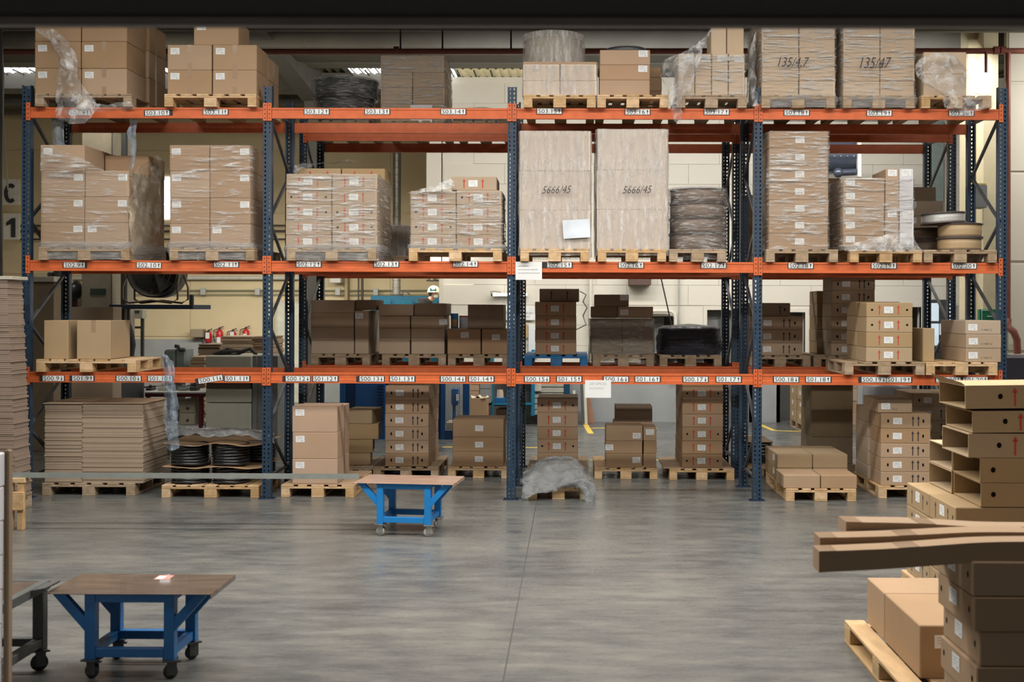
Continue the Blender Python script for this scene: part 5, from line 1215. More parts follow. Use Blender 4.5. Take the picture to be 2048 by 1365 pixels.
part(vb, 'valve_body', 903, 917, 778, 812, 20.0, .2, SHADEB, .02); part(vb, 'valve_stem', 906, 911, 812, 900, 20.05, .08, SHADEB); part(vb, 'name_plate', 912, 918, 790, 803, 19.98, .02, PAPER)
pbox('machine_plinth', 893, 926, 846, 884, 20.4, .5, mat('beige_machine_base', (.36, .31, .24), .6), 'pale machine base behind the wire mesh gate', 'machine', floor=True)
# worker
def chain(name, pts, rad, edges, m, parent, root=0, sub=2):
    me = bpy.data.meshes.new(name); me.from_pydata([tuple(p) for p in pts], edges, []); me.update()
    o = bpy.data.objects.new(name, me); C.objects.link(o); o.parent = parent
    md = o.modifiers.new('skin', 'SKIN'); md.use_smooth_shade = True
    for i, sv in enumerate(me.skin_vertices[0].data):
        r_ = rad[i]; sv.radius = r_ if isinstance(r_, tuple) else (r_, r_); sv.use_root = (i == root)
    s = o.modifiers.new('sub', 'SUBSURF'); s.levels = sub; s.render_levels = sub
    me.materials.append(m); return o
YPn = 23.2; SP = YPn / F
def pp(px, py, dy=0): v = at(px, py, YPn); return Vector((v.x, YPn + dy, v.z))
zfl = pp(850, 745).z
man = empty('person', (pp(848, 745).x, YPn, zfl), 0, 'worker in dark grey overalls, white helmet and face mask, leaning over the machine', 'person')
JK = mat('dark_overall_cloth', (.014, .015, .017), .9, bump=.3, bscale=30)
hp = pp(846, 668); ws = pp(846, 648); ch = pp(848, 615); nk = pp(860, 600); hd = pp(863, 597)
sl = pp(846, 605, -.18); sr = pp(855, 605, .18); el = pp(854, 642, -.26); er = pp(866, 640, .22); wl_ = pp(864, 656, -.26); wr_ = pp(868, 654, .15)
kl = pp(848, 705, -.12); kr = pp(846, 705, .12); fl_ = pp(844, 741, -.12); fr_ = pp(842, 741, .12)
tl_ = fl_ + Vector((.15, -.02, 0)); tr_ = fr_ + Vector((.15, .02, 0))
pts = [hp, ws, ch, nk, sl, el, wl_, sr, er, wr_, kl, fl_, tl_, kr, fr_, tr_]
edges = [(0, 1), (1, 2), (2, 3), (2, 4), (4, 5), (5, 6), (2, 7), (7, 8), (8, 9), (0, 10), (10, 11), (11, 12), (0, 13), (13, 14), (14, 15)]
rad = [(.17, .14), (.15, .12), (.20, .17), .07, .10, .058, .042, .085, .058, .042, .085, .055, .045, .085, .055, .045]
base = wloc(man)
chain('body', [p - base for p in pts], rad, edges, JK, man)
SKIN = mat('skin_tone', (.50, .29, .21), .55, var=.05)
hc_ = pp(867, 588)
def ell(b, c_, rx, ry, rz_, n=20, m_=14, mi=0, z0=-1.0, z1=1.0):
    pr = []
    for i in range(m_ + 1):
        t = math.asin(max(-1, min(1, z0 + (z1 - z0) * i / m_))); pr.append((math.cos(t), math.sin(t)))
    v = [(c_[0] + rx * r_ * math.cos(2 * math.pi * k / n), c_[1] + ry * r_ * math.sin(2 * math.pi * k / n), c_[2] + rz_ * h_) for k in range(n) for r_, h_ in pr]
    M = len(pr); b.add(v, [(k * M + i, ((k + 1) % n) * M + i, ((k + 1) % n) * M + i + 1, k * M + i + 1) for k in range(n) for i in range(M - 1)], mi, True)
b = MB(); ell(b, hc_, .085, .078, .115); b.cyl(hc_ + Vector((-.02, 0, -.06)), nk, .055, .06, n=14); ell(b, hc_ + Vector((.075, -.035, .0)), .02, .016, .026); ell(b, hc_ + Vector((0, -.078, -.005)), .018, .01, .028)
for s_ in (-.045, -.01): ell(b, hc_ + Vector((.062 if s_ > -.03 else .035, -.06 if s_ < -.03 else -.045, .012)), .008, .008, .006, 8, 6, 1)
b.build('head', [SKIN, BLACKINK], man)
b = MB(); ell(b, hc_ + Vector((-.025, .005, .012)), .082, .084, .10); b.build('hair', mat('dark_hair', (.03, .022, .018), .8), man)
b = MB(); ell(b, hc_ + Vector((.052, -.045, -.048)), .048, .05, .045, 16, 10); b.tube([hc_ + Vector((.03, -.08, -.04)), hc_ + Vector((-.01, -.085, -.02)), hc_ + Vector((-.04, -.08, .01))], .003, 5); b.build('face_mask', PAPER, man)
hm = MB(); hq = hc_ + Vector((.006, -.005, .035))
ell(hm, hq, .128, .115, .135, 28, 12, 0, 0.0, 1.0); hm.lathe((hq.x + .012, hq.y, hq.z), [(.10, -.006), (.142, -.008), (.142, .002), (.11, .006)], 28)
h_o = hm.build('helmet', mat('white_helmet', (.82, .82, .80), .3), man)
b = MB(); a_ = hq + Vector((-.045, -.112, .035)); b.box(a_.x - .01, a_.x + .095, a_.y - .012, a_.y + .01, a_.z, a_.z + .016); b.box(a_.x - .018, a_.x + .006, a_.y - .012, a_.y + .03, a_.z - .018, a_.z + .045); b.box(a_.x + .080, a_.x + .104, a_.y - .012, a_.y + .03, a_.z - .018, a_.z + .04); b.build('helmet_emblem', mat('teal_emblem', (.01, .16, .13), .5), h_o)
for w_, s_ in ((wl_, -1), (wr_, 1)):
    b = MB(); pc_ = w_ + Vector((.06, 0, -.02)); ell(b, pc_, .05, .028, .02, 12, 8)
    for f_ in range(4):
        y_ = (f_ - 1.5) * .017; L_ = (.036, .042, .040, .032)[f_]
        b.tube([pc_ + Vector((.03, y_, 0)), pc_ + Vector((.04 + L_, y_, -.006)), pc_ + Vector((.05 + L_ * 1.5, y_, -.03))], [.009, .008, .006], 6)
    b.tube([pc_ + Vector((-.01, -s_ * .02, 0)), pc_ + Vector((.02, -s_ * .042, -.005)), pc_ + Vector((.045, -s_ * .045, -.02))], [.010, .009, .007], 6)
    b.build('hand', SKIN, man)
for f_ in (fl_, fr_):
    b = MB(); b.chbox(f_.x - .06, f_.x + .21, f_.y - .05, f_.y + .05, zfl, zfl + .09, .02); b.build('boot', BLACKINK, man)
sp = empty('work_platform', (pp(850, 745).x, YPn, 0), 0, 'grey steel step platform under the worker behind the boxes', 'platform')
x_ = pp(850, 745).x
b = MB(); b.box(x_ - .45, x_ + .33, YPn - .35, YPn + .35, zfl - .05, zfl - .001); b.build('step_deck', DGREY, sp)
for sx in (-.42, .30):
    for sy in (-.32, .32):
        b = MB(); b.box(x_ + sx - .02, x_ + sx + .02, YPn + sy - .02, YPn + sy + .02, 0, zfl - .05); b.build('leg', DGREY, sp)
# middle background: cartons, benches, shelves
pbox('cardboard_box', 941, 975, 797, 830, 20.6, .4, KRAFT, 'open kraft box with crumpled paper right of the mesh gate', 'box', floor=True)
sheet([[at(940 + 9 * i, 796 + (2 if i % 2 else -2), 20.6 + dy) for i in range(5)] for dy in (0, .15, .3)], 'crumpled white paper sticking out of the open kraft box', mat('crumpled_paper', (.62, .58, .50), .8), amp=.05, s=9, name='crumpled_paper', cat='paper')
sh = empty('box_column', (X(950, 21.3), 21.3, 0), 0, 'pile of kraft and grey cases behind the open kraft box', 'stack of cases')
for k in range(6): part(sh, 'case', 941, 959, 806 - 12 * k - 11, 806 - 12 * k, 21.3, .4, KRAFT)
for k in range(4): part(sh, 'grey_case', 960, 982, 812 - 17 * k - 16, 812 - 17 * k, 21.3, .4, mat('grey_case_plastic', (.24, .25, .25), .5))
part(sh, 'base', 941, 982, 806, 846, 21.3, .4, DGREY)
SKY = mat('sky_blue_enamel', (.012, .17, .30), .4)
be = empty('workbench', (X(1020, 21.8), 21.8, 0), 0, 'light blue workbench frame behind the third tagged post', 'workbench')
for px in (981, 1063):
    part(be, 'leg', px, px + 7, 700, 832, 21.7, .1, SKY)
part(be, 'rail', 988, 1063, 806, 811, 21.7, .06, SKY); part(be, 'tray', 990, 1012, 797, 805, 21.72, .3, SHADEB); part(be, 'bench_top', 978, 1072, 742, 750, 21.65, .7, SKY); part(be, 'shelf', 988, 1063, 811, 813, 21.75, .5, DGREY)
for i, (a_, c_, t_, u_, mm, lb) in enumerate(((994, 1008, 780, 797, PALE, 'pale tin on the blue tray of the workbench'), (1010, 1018, 786, 806, MACHD, 'dark motor on the workbench rail'), (1046, 1060, 782, 806, MACHD, 'black machine part at the bench end'), (992, 1040, 818, 836, DARKK, 'dark crate under the light blue workbench'))):
    b = MB(); Yb = 21.9; b.cyl((X((a_ + c_) / 2, Yb), Yb, Z(u_, Yb)), (X((a_ + c_) / 2, Yb), Yb, Z(t_, Yb)), (X(c_, Yb) - X(a_, Yb)) / 2, (X(c_, Yb) - X(a_, Yb)) / 2.3, n=14) if i != 3 else b.chbox(X(a_, Yb), X(c_, Yb), Yb, Yb + .3, 0, Z(t_, Yb))
    tag(b.build('machine_part' if i != 3 else 'crate', mm, None, (X((a_ + c_) / 2, Yb), Yb, Z(u_, Yb))), lb, 'machine part' if i != 3 else 'crate')
dr = empty('shelf_cabinet', (X(1098, 21.9), 21.9, 0), 0, 'cabinet with many pale shallow drawers behind the red-arrow boxes', 'cabinet')
part(dr, 'side_panel', 1062, 1066, 740, 832, 21.9, .5, SKY); part(dr, 'side_panel', 1129, 1140, 740, 832, 21.9, .5, TEAL)
for k in range(8): part(dr, 'drawer', 1067, 1128, 742 + 11.2 * k, 751.5 + 11.2 * k, 21.9, .45, mat('pale_shelf_paint', (.42, .42, .36), .5))
part(dr, 'backing', 1067, 1128, 742, 832, 22.0, .3, DGREY)
pbox('paper_bag', 1069, 1083, 768, 783, 21.85, .04, mat('crumpled_paper', (.62, .58, .50), .8), 'cream paper hanging on the pale drawers', 'paper')
for i, (a_, c_, t_, u_, mm, lb) in enumerate(((1158, 1166, 742, 838, DGREY, 'dark upright steel profile leaning by the grey dado'), (1166, 1171, 742, 842, MACHG, 'greenish upright profile leaning beside the dark one'), (1140, 1156, 782, 838, MACHG, 'grey folded panel standing beside the drawers'))):
    b = MB(); P0, P1 = at((a_ + c_) / 2 + 4, u_, 21.9), at((a_ + c_) / 2, t_, 22.1); b.bar((P0.x, 21.9, 0), P1, .07, .05); tag(b.build('steel_profile', mm, None, (P0.x, 21.9, 0)), lb, 'profile')
b = MB(); Yb = 22.2; b.prism([(X(1173, Yb), Z(797, Yb)), (X(1182, Yb), Z(796, Yb)), (X(1190, Yb), Z(846, Yb)), (X(1174, Yb), Z(846, Yb))], Yb, Yb + .06, 'y'); tag(b.build('leaning_board', mat('terracotta_board', (.42, .22, .14), .7)), 'terracotta board leaning under the handwritten notice', 'board')
# lamp and boards on the white wall
lp = empty('tube_lamp', (X(1018, 22.3), 22.3, Z(590, 22.3)), 0, 'lit fluorescent tube lamp on the white block wall', 'lamp')
b = MB(); b.cyl(at(986, 590, 22.3), at(1054, 590, 22.3), .022, n=10); b.build('tube', LEDW, lp)
b = MB(); b.cyl(at(982, 590, 22.3), at(986, 590, 22.3), .03, n=10); b.build('end_cap', DGREY, lp); part(lp, 'mounting_rail', 986, 1054, 587, 593, 22.33, .17, CREAM); b = MB(); b.tube([at(982, 588, 22.3), at(981, 584, 22.35), at(990, 583, 22.4), at(1002, 585, 22.42)], .007, 5); b.build('cord', DGREY, lp)
wb = pbox('notice_board', 1002, 1070, 614, 641, 22.42, .02, mat('board_white', (.78, .78, .78), .4), 'white printed board on the block wall beneath the tube lamp', 'sign')
a0 = at(1009, 627.5, 22.41); q = MB(); q.text('"El', a0.x, 22.41, a0.z, h=.035); a0 = at(1048, 627.5, 22.41); q.text('men de h', a0.x, 22.41, a0.z, h=.035); a0 = at(1048, 636, 22.41); q.text('ageren', a0.x, 22.41, a0.z, h=.03); q.build('sign_lettering', INK, wb)
pbox('notice_board', 1048, 1056, 649, 676, 22.42, .02, mat('tan_strip', (.52, .36, .16), .6), 'tan strip of board hanging below the white board', 'sign')
pbox('paper_sheet', 1057, 1075, 650, 715, 22.42, .02, PAPER, 'pale papers pinned beneath the white board', 'paper')
pbox('paper_sheet', 995, 1022, 652, 700, 22.42, .02, PAPER, 'white papers on the wall by the third tagged post', 'paper')
pipe('white conduit descending the white wall beside the drawers', [(1181, 545, 22.4), (1181, 745, 22.4)], .03, CREAM); pipe('thin conduit descending the white wall beyond the cable', [(1358, 545, 22.4), (1358, 650, 22.4)], .018, mat('grey_conduit', (.42, .42, .40), .5))
pipe('rounded white pipe framing the small opening', [(1296, 622, 22.35), (1338, 622, 22.35), (1348, 626, 22.35), (1351, 636, 22.35), (1351, 760, 22.35)], .035, CREAM)
pipe('black cable hanging slantwise before the white wall', [(1308, 480, 19), (1321, 552, 19), (1334, 610, 19), (1344, 655, 19)], .011, BLACKINK, 'cable', 'hanging_cable')
pipe('coiled grey cable on the wall right of the dark box', [(1160, 583, 22.3), (1172, 590, 22.3), (1166, 604, 22.3), (1174, 616, 22.3), (1166, 632, 22.3), (1172, 650, 22.3), (1152, 660, 22.2)], .012, DGREY, 'cable', 'hanging_cable')
pbox('loudspeaker', 1258, 1302, 540, 570, 22.1, .40, mat('dark_brown_unit', (.10, .06, .045), .7), 'dark brown box fixed on the white wall under the beam', 'wall box')
hv = empty('air_handler', (X(1670, 20.5), 20.5, Z(352, 20.5)), 0, 'dark blue-grey tank unit high up behind the seven-box tower', 'machine')
SLATE = mat('slate_blue_metal', (.075, .09, .125), .3, .4)
b = MB(); b.cyl(at(1600, 312, 20.6), at(1714, 312, 20.6), .33, n=28); b.build('tank', SLATE, hv)
b = MB(); b.cyl(at(1676, 346, 20.2), at(1714, 344, 20.3), .06, n=14); ell(b, at(1676, 346, 20.2), .09, .09, .09); b.build('ball_pipe', SLATE, hv)
for k in range(5):
    b = MB(); b.cyl(at(1656 + 13 * k, 312, 20.24), at(1656 + 13 * k, 312, 20.20), .012, n=8); b.build('rivet', CHROME, hv)
part(hv, 'frame_post', 1715, 1722, 270, 352, 20.2, .1, CREAM); part(hv, 'wall_bracket', 1640, 1700, 300, 312, 20.6, 1.9, DGREY)
pbox('wall_strip', 1863, 1887, 240, 480, 22.40, .05, mat('teal_grey_panel', (.25, .31, .29), .5), 'teal-grey vertical strip on the white wall right of bay', 'panel')
# windows lower right
wd = empty('window_3', (X(1880, 22), 22.3, Z(700, 22))); wd['kind'] = 'structure'
pbox('window_frame', 1858, 1906, 597, 705, 22.3, .08, MACHD, parent=wd)
for (a_, c_, t_, u_) in ((1861, 1878, 604, 640), (1861, 1878, 645, 690), (1894, 1905, 600, 640)): pbox('glass_pane', a_, c_, t_, u_, 22.28, .02, mat('pale_lit_pane', (.55, .66, .74), .2, emit=.5), parent=wd)
pbox('notice_board', 1882, 1893, 645, 668, 22.2, .10, PAPER, 'white notice on the dark window frame at far right', 'sign')
for k in range(3): pbox('plastic_crate', 1868, 1899, 690 + 13 * k, 702 + 13 * k, 19.5, .5, MACHD, '%s dark crate in the pile behind the post right of S01.19' % ('topmost', 'second', 'third')[k], 'crate', 'dark crates pile')
pbox('crate_stand', 1866, 1901, 729, 800, 19.5, .6, DGREY, 'grey stand beneath the dark crates pile', 'stand', floor=True)
s_ = pbox('exit_sign', 1959, 2003, 616, 650, 18.1, .10, MATS['exit_green'], 'green exit sign with white arrow on the cream column', 'sign')
q = MB(); a0 = at(1974, 633, 18.09); q.box(a0.x, a0.x + .12, 18.085, 18.09, a0.z - .006, a0.z + .006); q.prism([(a0.x + .10, a0.z - .025), (a0.x + .15, a0.z), (a0.x + .10, a0.z + .025)], 18.085, 18.09, 'y')
a1 = at(1963, 647, 18.09); q.box(a1.x, a1.x + .006, 18.085, 18.09, a1.z, a1.z + .20); q.box(a1.x, a1.x + .17, 18.085, 18.09, a1.z + .20, a1.z + .21); q.box(a1.x + .165, a1.x + .172, 18.085, 18.09, a1.z + .14, a1.z + .20); q.build('exit_symbol', PAPER, s_)
o = pbox('wall_cabinet', 1943, 1974, 368, 413, 17.9, .3, mat('slate_grey_plastic', (.20, .215, .22), .5), 'grey box on the column with a yellow top edge', 'wall cabinet'); part(o, 'lid_edge', 1946, 1972, 364, 368, 17.9, .3, mat('straw_yellow', (.5, .42, .15), .5))
# sprinkler pipe
sp_ = empty('sprinkler_pipe', at(1000, 101, 17.4), 0, 'rust red sprinkler main running across above the racking', 'pipe')
b = MB(); b.cyl(at(-40, 104, 17.4), at(2100, 102, 17.4), .045, n=16); b.build('main_pipe', PIPER, sp_)
for px in (793, 1992, 2005): 
    b = MB(); b.cyl(at(px - 5, 101, 17.4), at(px + 5, 101, 17.4), .062, n=16); b.build('pipe_coupling', PIPER, sp_)
b = MB(); b.cyl(at(2016, 101, 17.4), at(2016, 640, 17.4), .04, n=14); b.tube([at(2016, 640, 17.4), at(2017, 655, 17.35), at(2028, 665, 17.3), at(2034, 680, 17.3), at(2035, 708, 17.3)], .055, 12); b.build('drop_pipe', PIPER, sp_)
b = MB(); b.cyl(at(1972, 104, 17.35), at(1972, 145, 17.35), .022, n=10); b.build('branch_stub', PIPER, sp_)
for px in (801, 885, 1022, 430): 
    b = MB(); p0 = at(px, 100, 17.4); b.cyl(p0, (p0.x, 17.4, 6.85), .014, n=8); b.build('hanger_rod', MACHD, sp_)
pbox('machine_cabinet', 2006, 2100, 712, 800, 17.0, 1.0, mat('plum_dark_enamel', (.05, .045, .07), .4), 'dark machine by the cladding wall under the flexible pipe', 'machine', floor=True)
pbox('wall_label', 2030, 2037, 668, 681, 18.5, .01, mat('turquoise_label', (.05, .42, .36), .5), 'small turquoise label on the cream cladding wall', 'sign')
# far stack of boxes under S00.18
pallet_px(1606, 1716, 20.6, 0, 'far pallet beyond the dim olive boxes below tag S00.18', 1.2, WOODG)
stack('far behind tag S00.18', 'distant box', OLIVE, 20.62, PH, [(1607, 1661, [846, 823, 799, 776, 752], [[('S', 'L', .5, -1)]] * 4), (1662, 1716, [846, 823, 799, 776, 752], 'plain', PINK)], .55, 'distant boxes far behind tag S00.18', 'in front row')
stack('far behind tag S00.18', 'distant box', OLIVE, 21.2, PH, [(1592, 1646, [843, 820, 797, 774, 750], [[('S', 'L', .5, -1)]] * 4)], .55, 'distant boxes far behind tag S00.18', 'in rear row')
b = MB(); c_ = at(1785, 790, 17); b.lathe((c_.x, 17.3, 0), [(.0, 0), (.34, 0), (.36, .6), (.36, c_.z + .1), (.30, c_.z + .18), (0, c_.z + .2)], 30); tag(b.build('steel_drum', mat('grey_drum_metal', (.22, .23, .25), .4, .3), None, (c_.x, 17.3, 0)), 'big grey steel drum behind the boxes by tag S01.19', 'drum')
# left background machines, flat stacks, table
cb = empty('machine_cabinet', (X(460, 17), 17, 0), 0, 'large grey-green machine cabinet below tags S00.11 and S01.11', 'cabinet')
part(cb, 'lower_door', 412, 503, 809, 925, 17.0, 1.0, MACHG, .008); part(cb, 'upper_door', 412, 503, 781, 807.5, 17.0, 1.0, MACHG, .008); part(cb, 'recess', 413, 502, 767, 781, 17.06, .9, mat('brown_recess', (.10, .085, .06), .6)); part(cb, 'top_housing', 411, 504, 714, 767, 16.98, 1.0, MACHG, .012)
part(cb, 'switch_panel', 505, 514, 714, 925, 17.02, .9, mat('slate_grey_plastic', (.20, .215, .22), .5)); part(cb, 'side_door', 514, 556, 714, 925, 17.06, .9, mat('darker_grey_enamel', (.20, .205, .19), .5))
pipe('black cable heap on the grey-green machine cabinet', [(425, 712, 17.3), (440, 705, 17.2), (470, 703, 17.3), (490, 706, 17.4), (470, 711, 17.3), (440, 711, 17.2), (430, 708, 17.4), (455, 700, 17.4), (480, 704, 17.3), (500, 698, 17.5), (512, 709, 17.4)], .028, BLACKINK, 'cable', 'cable_heap')
def flats(label, p0, p1, pt, Y, d, m, t=.018, jit=.015, zb=.15):
    x0, x1 = X(p0, Y), X(p1, Y); r_ = empty('flat_box_stack', ((x0 + x1) / 2, Y, zb), 0, label, 'cardboard stack')
    sheets(r_, x0, x1, Y, Y + d, zb, Z(pt, Y), t, m, 'cardboard_sheets', jit); return r_
flats('pale flattened boxes stacked behind the machine cabinet', 443, 506, 674, 19.0, .9, PALE); flats('brown flattened boxes right of the pale flattened stack', 507, 540, 674, 19.0, .9, KRAFT)
flats('dark brown flattened boxes left of the pale stack', 397, 441, 690, 20.0, .8, DARKK); flats('low pale flattened boxes in front of the dark stack', 382, 410, 714, 18.2, .6, PALE)
for i, (p0, p1, Y, zt, lb) in enumerate(((440, 542, 18.95, .15, 'pallet under the pale and brown flattened boxes'), (395, 443, 19.95, .15, 'pallet under the dark brown flattened boxes'), (380, 412, 18.15, .15, 'pallet under the low pale flattened boxes'))): pallet_px(p0, p1, Y, 0, lb, .9, WOODG)
mc = empty('milling_machine', (X(348, 18.4), 18.4, 0), 0, 'grey-green machine tool behind the end of the pale pallet', 'machine')
part(mc, 'column', 328, 352, 702, 900, 18.4, .5, mat('grey_blue_casting', (.25, .30, .30), .5), .03); part(mc, 'head', 350, 372, 698, 745, 18.4, .4, MATS['grey_blue_casting'], .03)
b = MB(); b.tube([at(350, 693, 18.3), at(356, 693, 18.3), at(360, 701, 18.3), at(370, 701, 18.3)], .03, 8); b.build('crank_handle', MACHD, mc)
tb = empty('work_table', (X(340, 17.3), 17.3, 0), 0, 'white-topped work table with dark red frame below tag S01.10', 'table')
DRED = mat('dark_red_frame', (.12, .008, .02), .4)
part(tb, 'table_top', 290, 410, 787, 790, 17.2, .8, PAPER); part(tb, 'apron', 290, 410, 790, 797, 17.22, .05, DRED)
for px in (292, 398): part(tb, 'leg', px, px + 7, 797, 912, 17.22, .06, DRED)
part(tb, 'lower_shelf', 300, 410, 855, 860, 17.25, .7, PAPER); part(tb, 'shelf_rail', 300, 410, 860, 865, 17.24, .05, DRED)
du = empty('drawer_unit', (X(376, 17.35), 17.35, Z(855, 17.35)), 0, 'beige drawer unit standing on the red table shelf', 'drawer unit')
part(du, 'carcass', 359, 392, 803, 854, 17.4, .4, mat('beige_enamel', (.42, .40, .30), .5))
for k in range(2):
    dd = part(du, 'drawer', 361, 390, 806 + 24 * k, 828 + 24 * k, 17.38, .03, mat('beige_enamel', (.42, .40, .30), .5)); b = MB(); ell(b, at(375, 817 + 24 * k, 17.36), .02, .02, .02, 10, 8); b.build('knob', MACHD, dd)
cols_ = (MACHD, MACHG, MATS['dark_oily_steel'], MATS['grey_blue_casting'])
for i, (px, w_, h_, lb) in enumerate(((300, 12, 9, 'dark clamp nearest the film streamer'), (325, 14, 12, 'oily vice body on the white table'), (347, 10, 16, 'grey lever fitting on the white table'), (366, 16, 10, 'rounded metal casting on the white table'), (388, 14, 14, 'pale pump head at the table end'))):
    b = MB(); x_ = X(px, 17.5); z_ = Z(787, 17.2) + .002; s_ = 17.5 / F
    b.chbox(x_ - w_ * s_ / 2, x_ + w_ * s_ / 2, 17.45, 17.65, z_, z_ + h_ * s_ * .6, .01); b.cyl((x_, 17.5, z_ + h_ * s_ * .5), (x_ + .02, 17.5, z_ + h_ * s_ * 1.2), .035, .02, n=10); b.bar((x_ - .08, 17.48, z_ + h_ * s_ * .7), (x_ + .1, 17.48, z_ + h_ * s_ * .95), .02, .02)
    tag(b.build('machine_part', cols_[i % 4], None, (x_, 17.5, z_)), lb, 'machine part', 'metal parts on the white table')
# dark heap and panels far left
pbox('wrapped_load', 50, 108, 568, 745, 17.5, .5, mat('dim_brown_load', (.24, .185, .125), .8, var=.12), 'big dim brown load behind the first two left posts', 'load', floor=True)
pbox('cover_sheet', 44, 108, 556, 567, 17.4, .65, mat('pale_cover_board', (.50, .47, .40), .6), 'pale thick board lying on the dim brown load', 'board')
b = MB(); c_ = at(105, 555, 17.6); b.cyl((c_.x, 17.9, c_.z + .01), (c_.x, 17.9, c_.z + .14), .11, n=18); b.cyl((c_.x - .12, 17.9, c_.z + .05), (c_.x - .2, 17.9, c_.z + .05), .04, n=10); tag(b.build('motor', MACHD, None, (c_.x, 17.9, c_.z)), 'black motor standing on the pale board at left', 'motor')
pbox('dark_container', 160, 236, 770, 830, 16.6, 1.0, mat('charcoal_bin', (.055, .058, .065), .6), 'charcoal bin behind the high stack of flattened cardboard', 'bin', floor=True)
pbox('tall_carton', 128, 226, 617, 800, 15.3, .3, GREYK, 'tall grey-brown carton behind the two tall plain boxes', 'box', floor=True)
pipe('black hanging cable bundle beside the control box stand', [(255, 645, 19.6), (262, 665, 19.6), (266, 690, 19.6), (262, 712, 19.6), (256, 735, 19.6)], .05, BLACKINK, 'cable', 'cable_bundle')
pipe('pale cord hanging from the roof at the left edge', [(0, -40, 16), (1, 50, 16), (7, 150, 16), (6, 240, 16), (10, 300, 16), (16, 380, 16)], .012, mat('pale_cord', (.5, .48, .40), .7), 'cable', 'hanging_cable')
pipe('grey cord hanging near the left edge beside the pale one', [(2, -60, 15.6), (2, 220, 15.6), (1, 400, 15.6), (3, 560, 15.6)], .02, DGREY, 'cable', 'hanging_cable')
b = MB(); b.lathe((X(148, 19.5), 19.5, Z(586, 19.5)), [(.0, -.15), (.12, -.12), (.16, 0), (.12, .12), (0, .16)], 18); b.cyl(at(150, 572, 19.5), at(158, 566, 19.5), .07, n=12); tag(b.build('motor', mat('dark_oily_steel', (.06, .065, .07), .3, .4)), 'round dark machine head left of the taupe cabinet', 'motor')
pbox('machine_post', 142, 154, 592, 760, 19.5, .3, mat('dark_maroon', (.10, .03, .035), .5), 'maroon machine column beneath the round dark head', 'machine', floor=True)

# ================================================================= FOREGROUND
def caster(root, x, y, h=.10, r=.045, m=RUBW, ang=0.0, name='caster'):
    b = MB(); c_, s_ = math.cos(ang), math.sin(ang)
    cst = empty(name, (x, y, 0)); cst.parent = root; cst.rotation_euler = (0, 0, ang)
    b = MB(); b.box(-.045, .045, -.045, .045, h - .008, h); b.box(-.02, .035, -.022, -.017, r * .6, h - .008); b.box(-.02, .035, .017, .022, r * .6, h - .008); b.cyl((0, -.024, r), (0, .024, r), .007, n=8); b.box(.02, .06, -.015, .015, h - .02, h - .012)
    b.build('caster_fork', CHROME if m is RUBW else DGREY, cst, local=True)
    b = MB(); b.lathe((0, -.014, r), [(.008, 0), (r - .006, 0), (r, .006), (r, .022), (r - .006, .028), (.008, .028)], 22, axis='y'); b.build('wheel', m, cst, local=True)
def trolley(name, loc, rz, label, m, W=.98, Dp=.50, H=.515, fw=.53, topm=TOPW, cm=RUBW, lt=.062):
    root = empty(name, loc, rz, label, 'trolley'); h0 = .115
    def P(nm, x0, x1, y0, y1, z0, z1, mm=m, c=.002):
        b = MB(); b.chbox(x0, x1, y0, y1, z0, z1, c); return b.build(nm, mm, root, local=True)
    P('table_top', -W / 2, W / 2, 0, Dp, H - .006, H, topm); 
    P('top_lip', W / 2 - .005, W / 2, 0, Dp, H - .032, H - .006, topm)
    a = fw / 2; yf, yb = .03, Dp - .03 - lt
    for sx in (-1, 1):
        for y0 in (yf, yb):
            xa = -a if sx < 0 else a - lt
            P('leg', xa, xa + lt, y0, y0 + lt, h0, H - .007)
            b = MB(); x1 = xa + (0 if sx < 0 else lt); 
            zt, zb = H - .008, H - .23
            xo = sx * (W / 2 - .03)
            b.prism([(x1, zb), (x1, zb + .085), (xo - sx * .07, zt), (xo, zt)], y0 + .005, y0 + .045, 'y'); b.build('brace_arm', m, root, local=True)
            caster(root, xa + lt / 2, y0 + lt / 2, h0, .042, cm, .3 * sx + y0)
    for y0 in (yf, yb):
        P('top_rail', -a + lt, a - lt, y0 + .004, y0 + .05, H - .06, H - .007); P('lower_rail', -a + lt, a - lt, y0 + .004, y0 + .05, h0 + .015, h0 + .068)
    for sx in (-1, 1):
        xa = -a if sx < 0 else a - lt
        P('side_rail', xa + .004, xa + .05, yf + lt, yb, h0 + .015, h0 + .068); P('side_top_rail', xa + .004, xa + .05, yf + lt, yb, H - .06, H - .007)
    return root
near = trolley('blue_trolley', (X(263, 6.77), 6.72, 0), 0, 'blue steel trolley with overhanging plywood top and a pink sticker', SHADEB, cm=RUBB)
b = MB(); b.box(.02, .115, .36, .47, .5152, .5158); s_ = b.build('sticker', mat('pink_sticker', (.62, .25, .22), .5), near, local=True)
b = MB(); b.box(.03, .075, .37, .45, .5158, .5162); b.build('sticker_print', PAPER, s_, local=True)
far = trolley('blue_trolley', (X(806, 11.0), 11.02, 0), R(-6), 'bright blue steel trolley carrying the end of the long profile', mat('lit_blue_paint', (.012, .24, .66), .4, var=.06), topm=mat('lit_worn_plywood', (.36, .24, .18), .35, var=.25, scale=4, stretch=(.8, 4, 1), coat=.2), Dp=.56)  # brighter paint and plywood copies carry the light on the far trolley
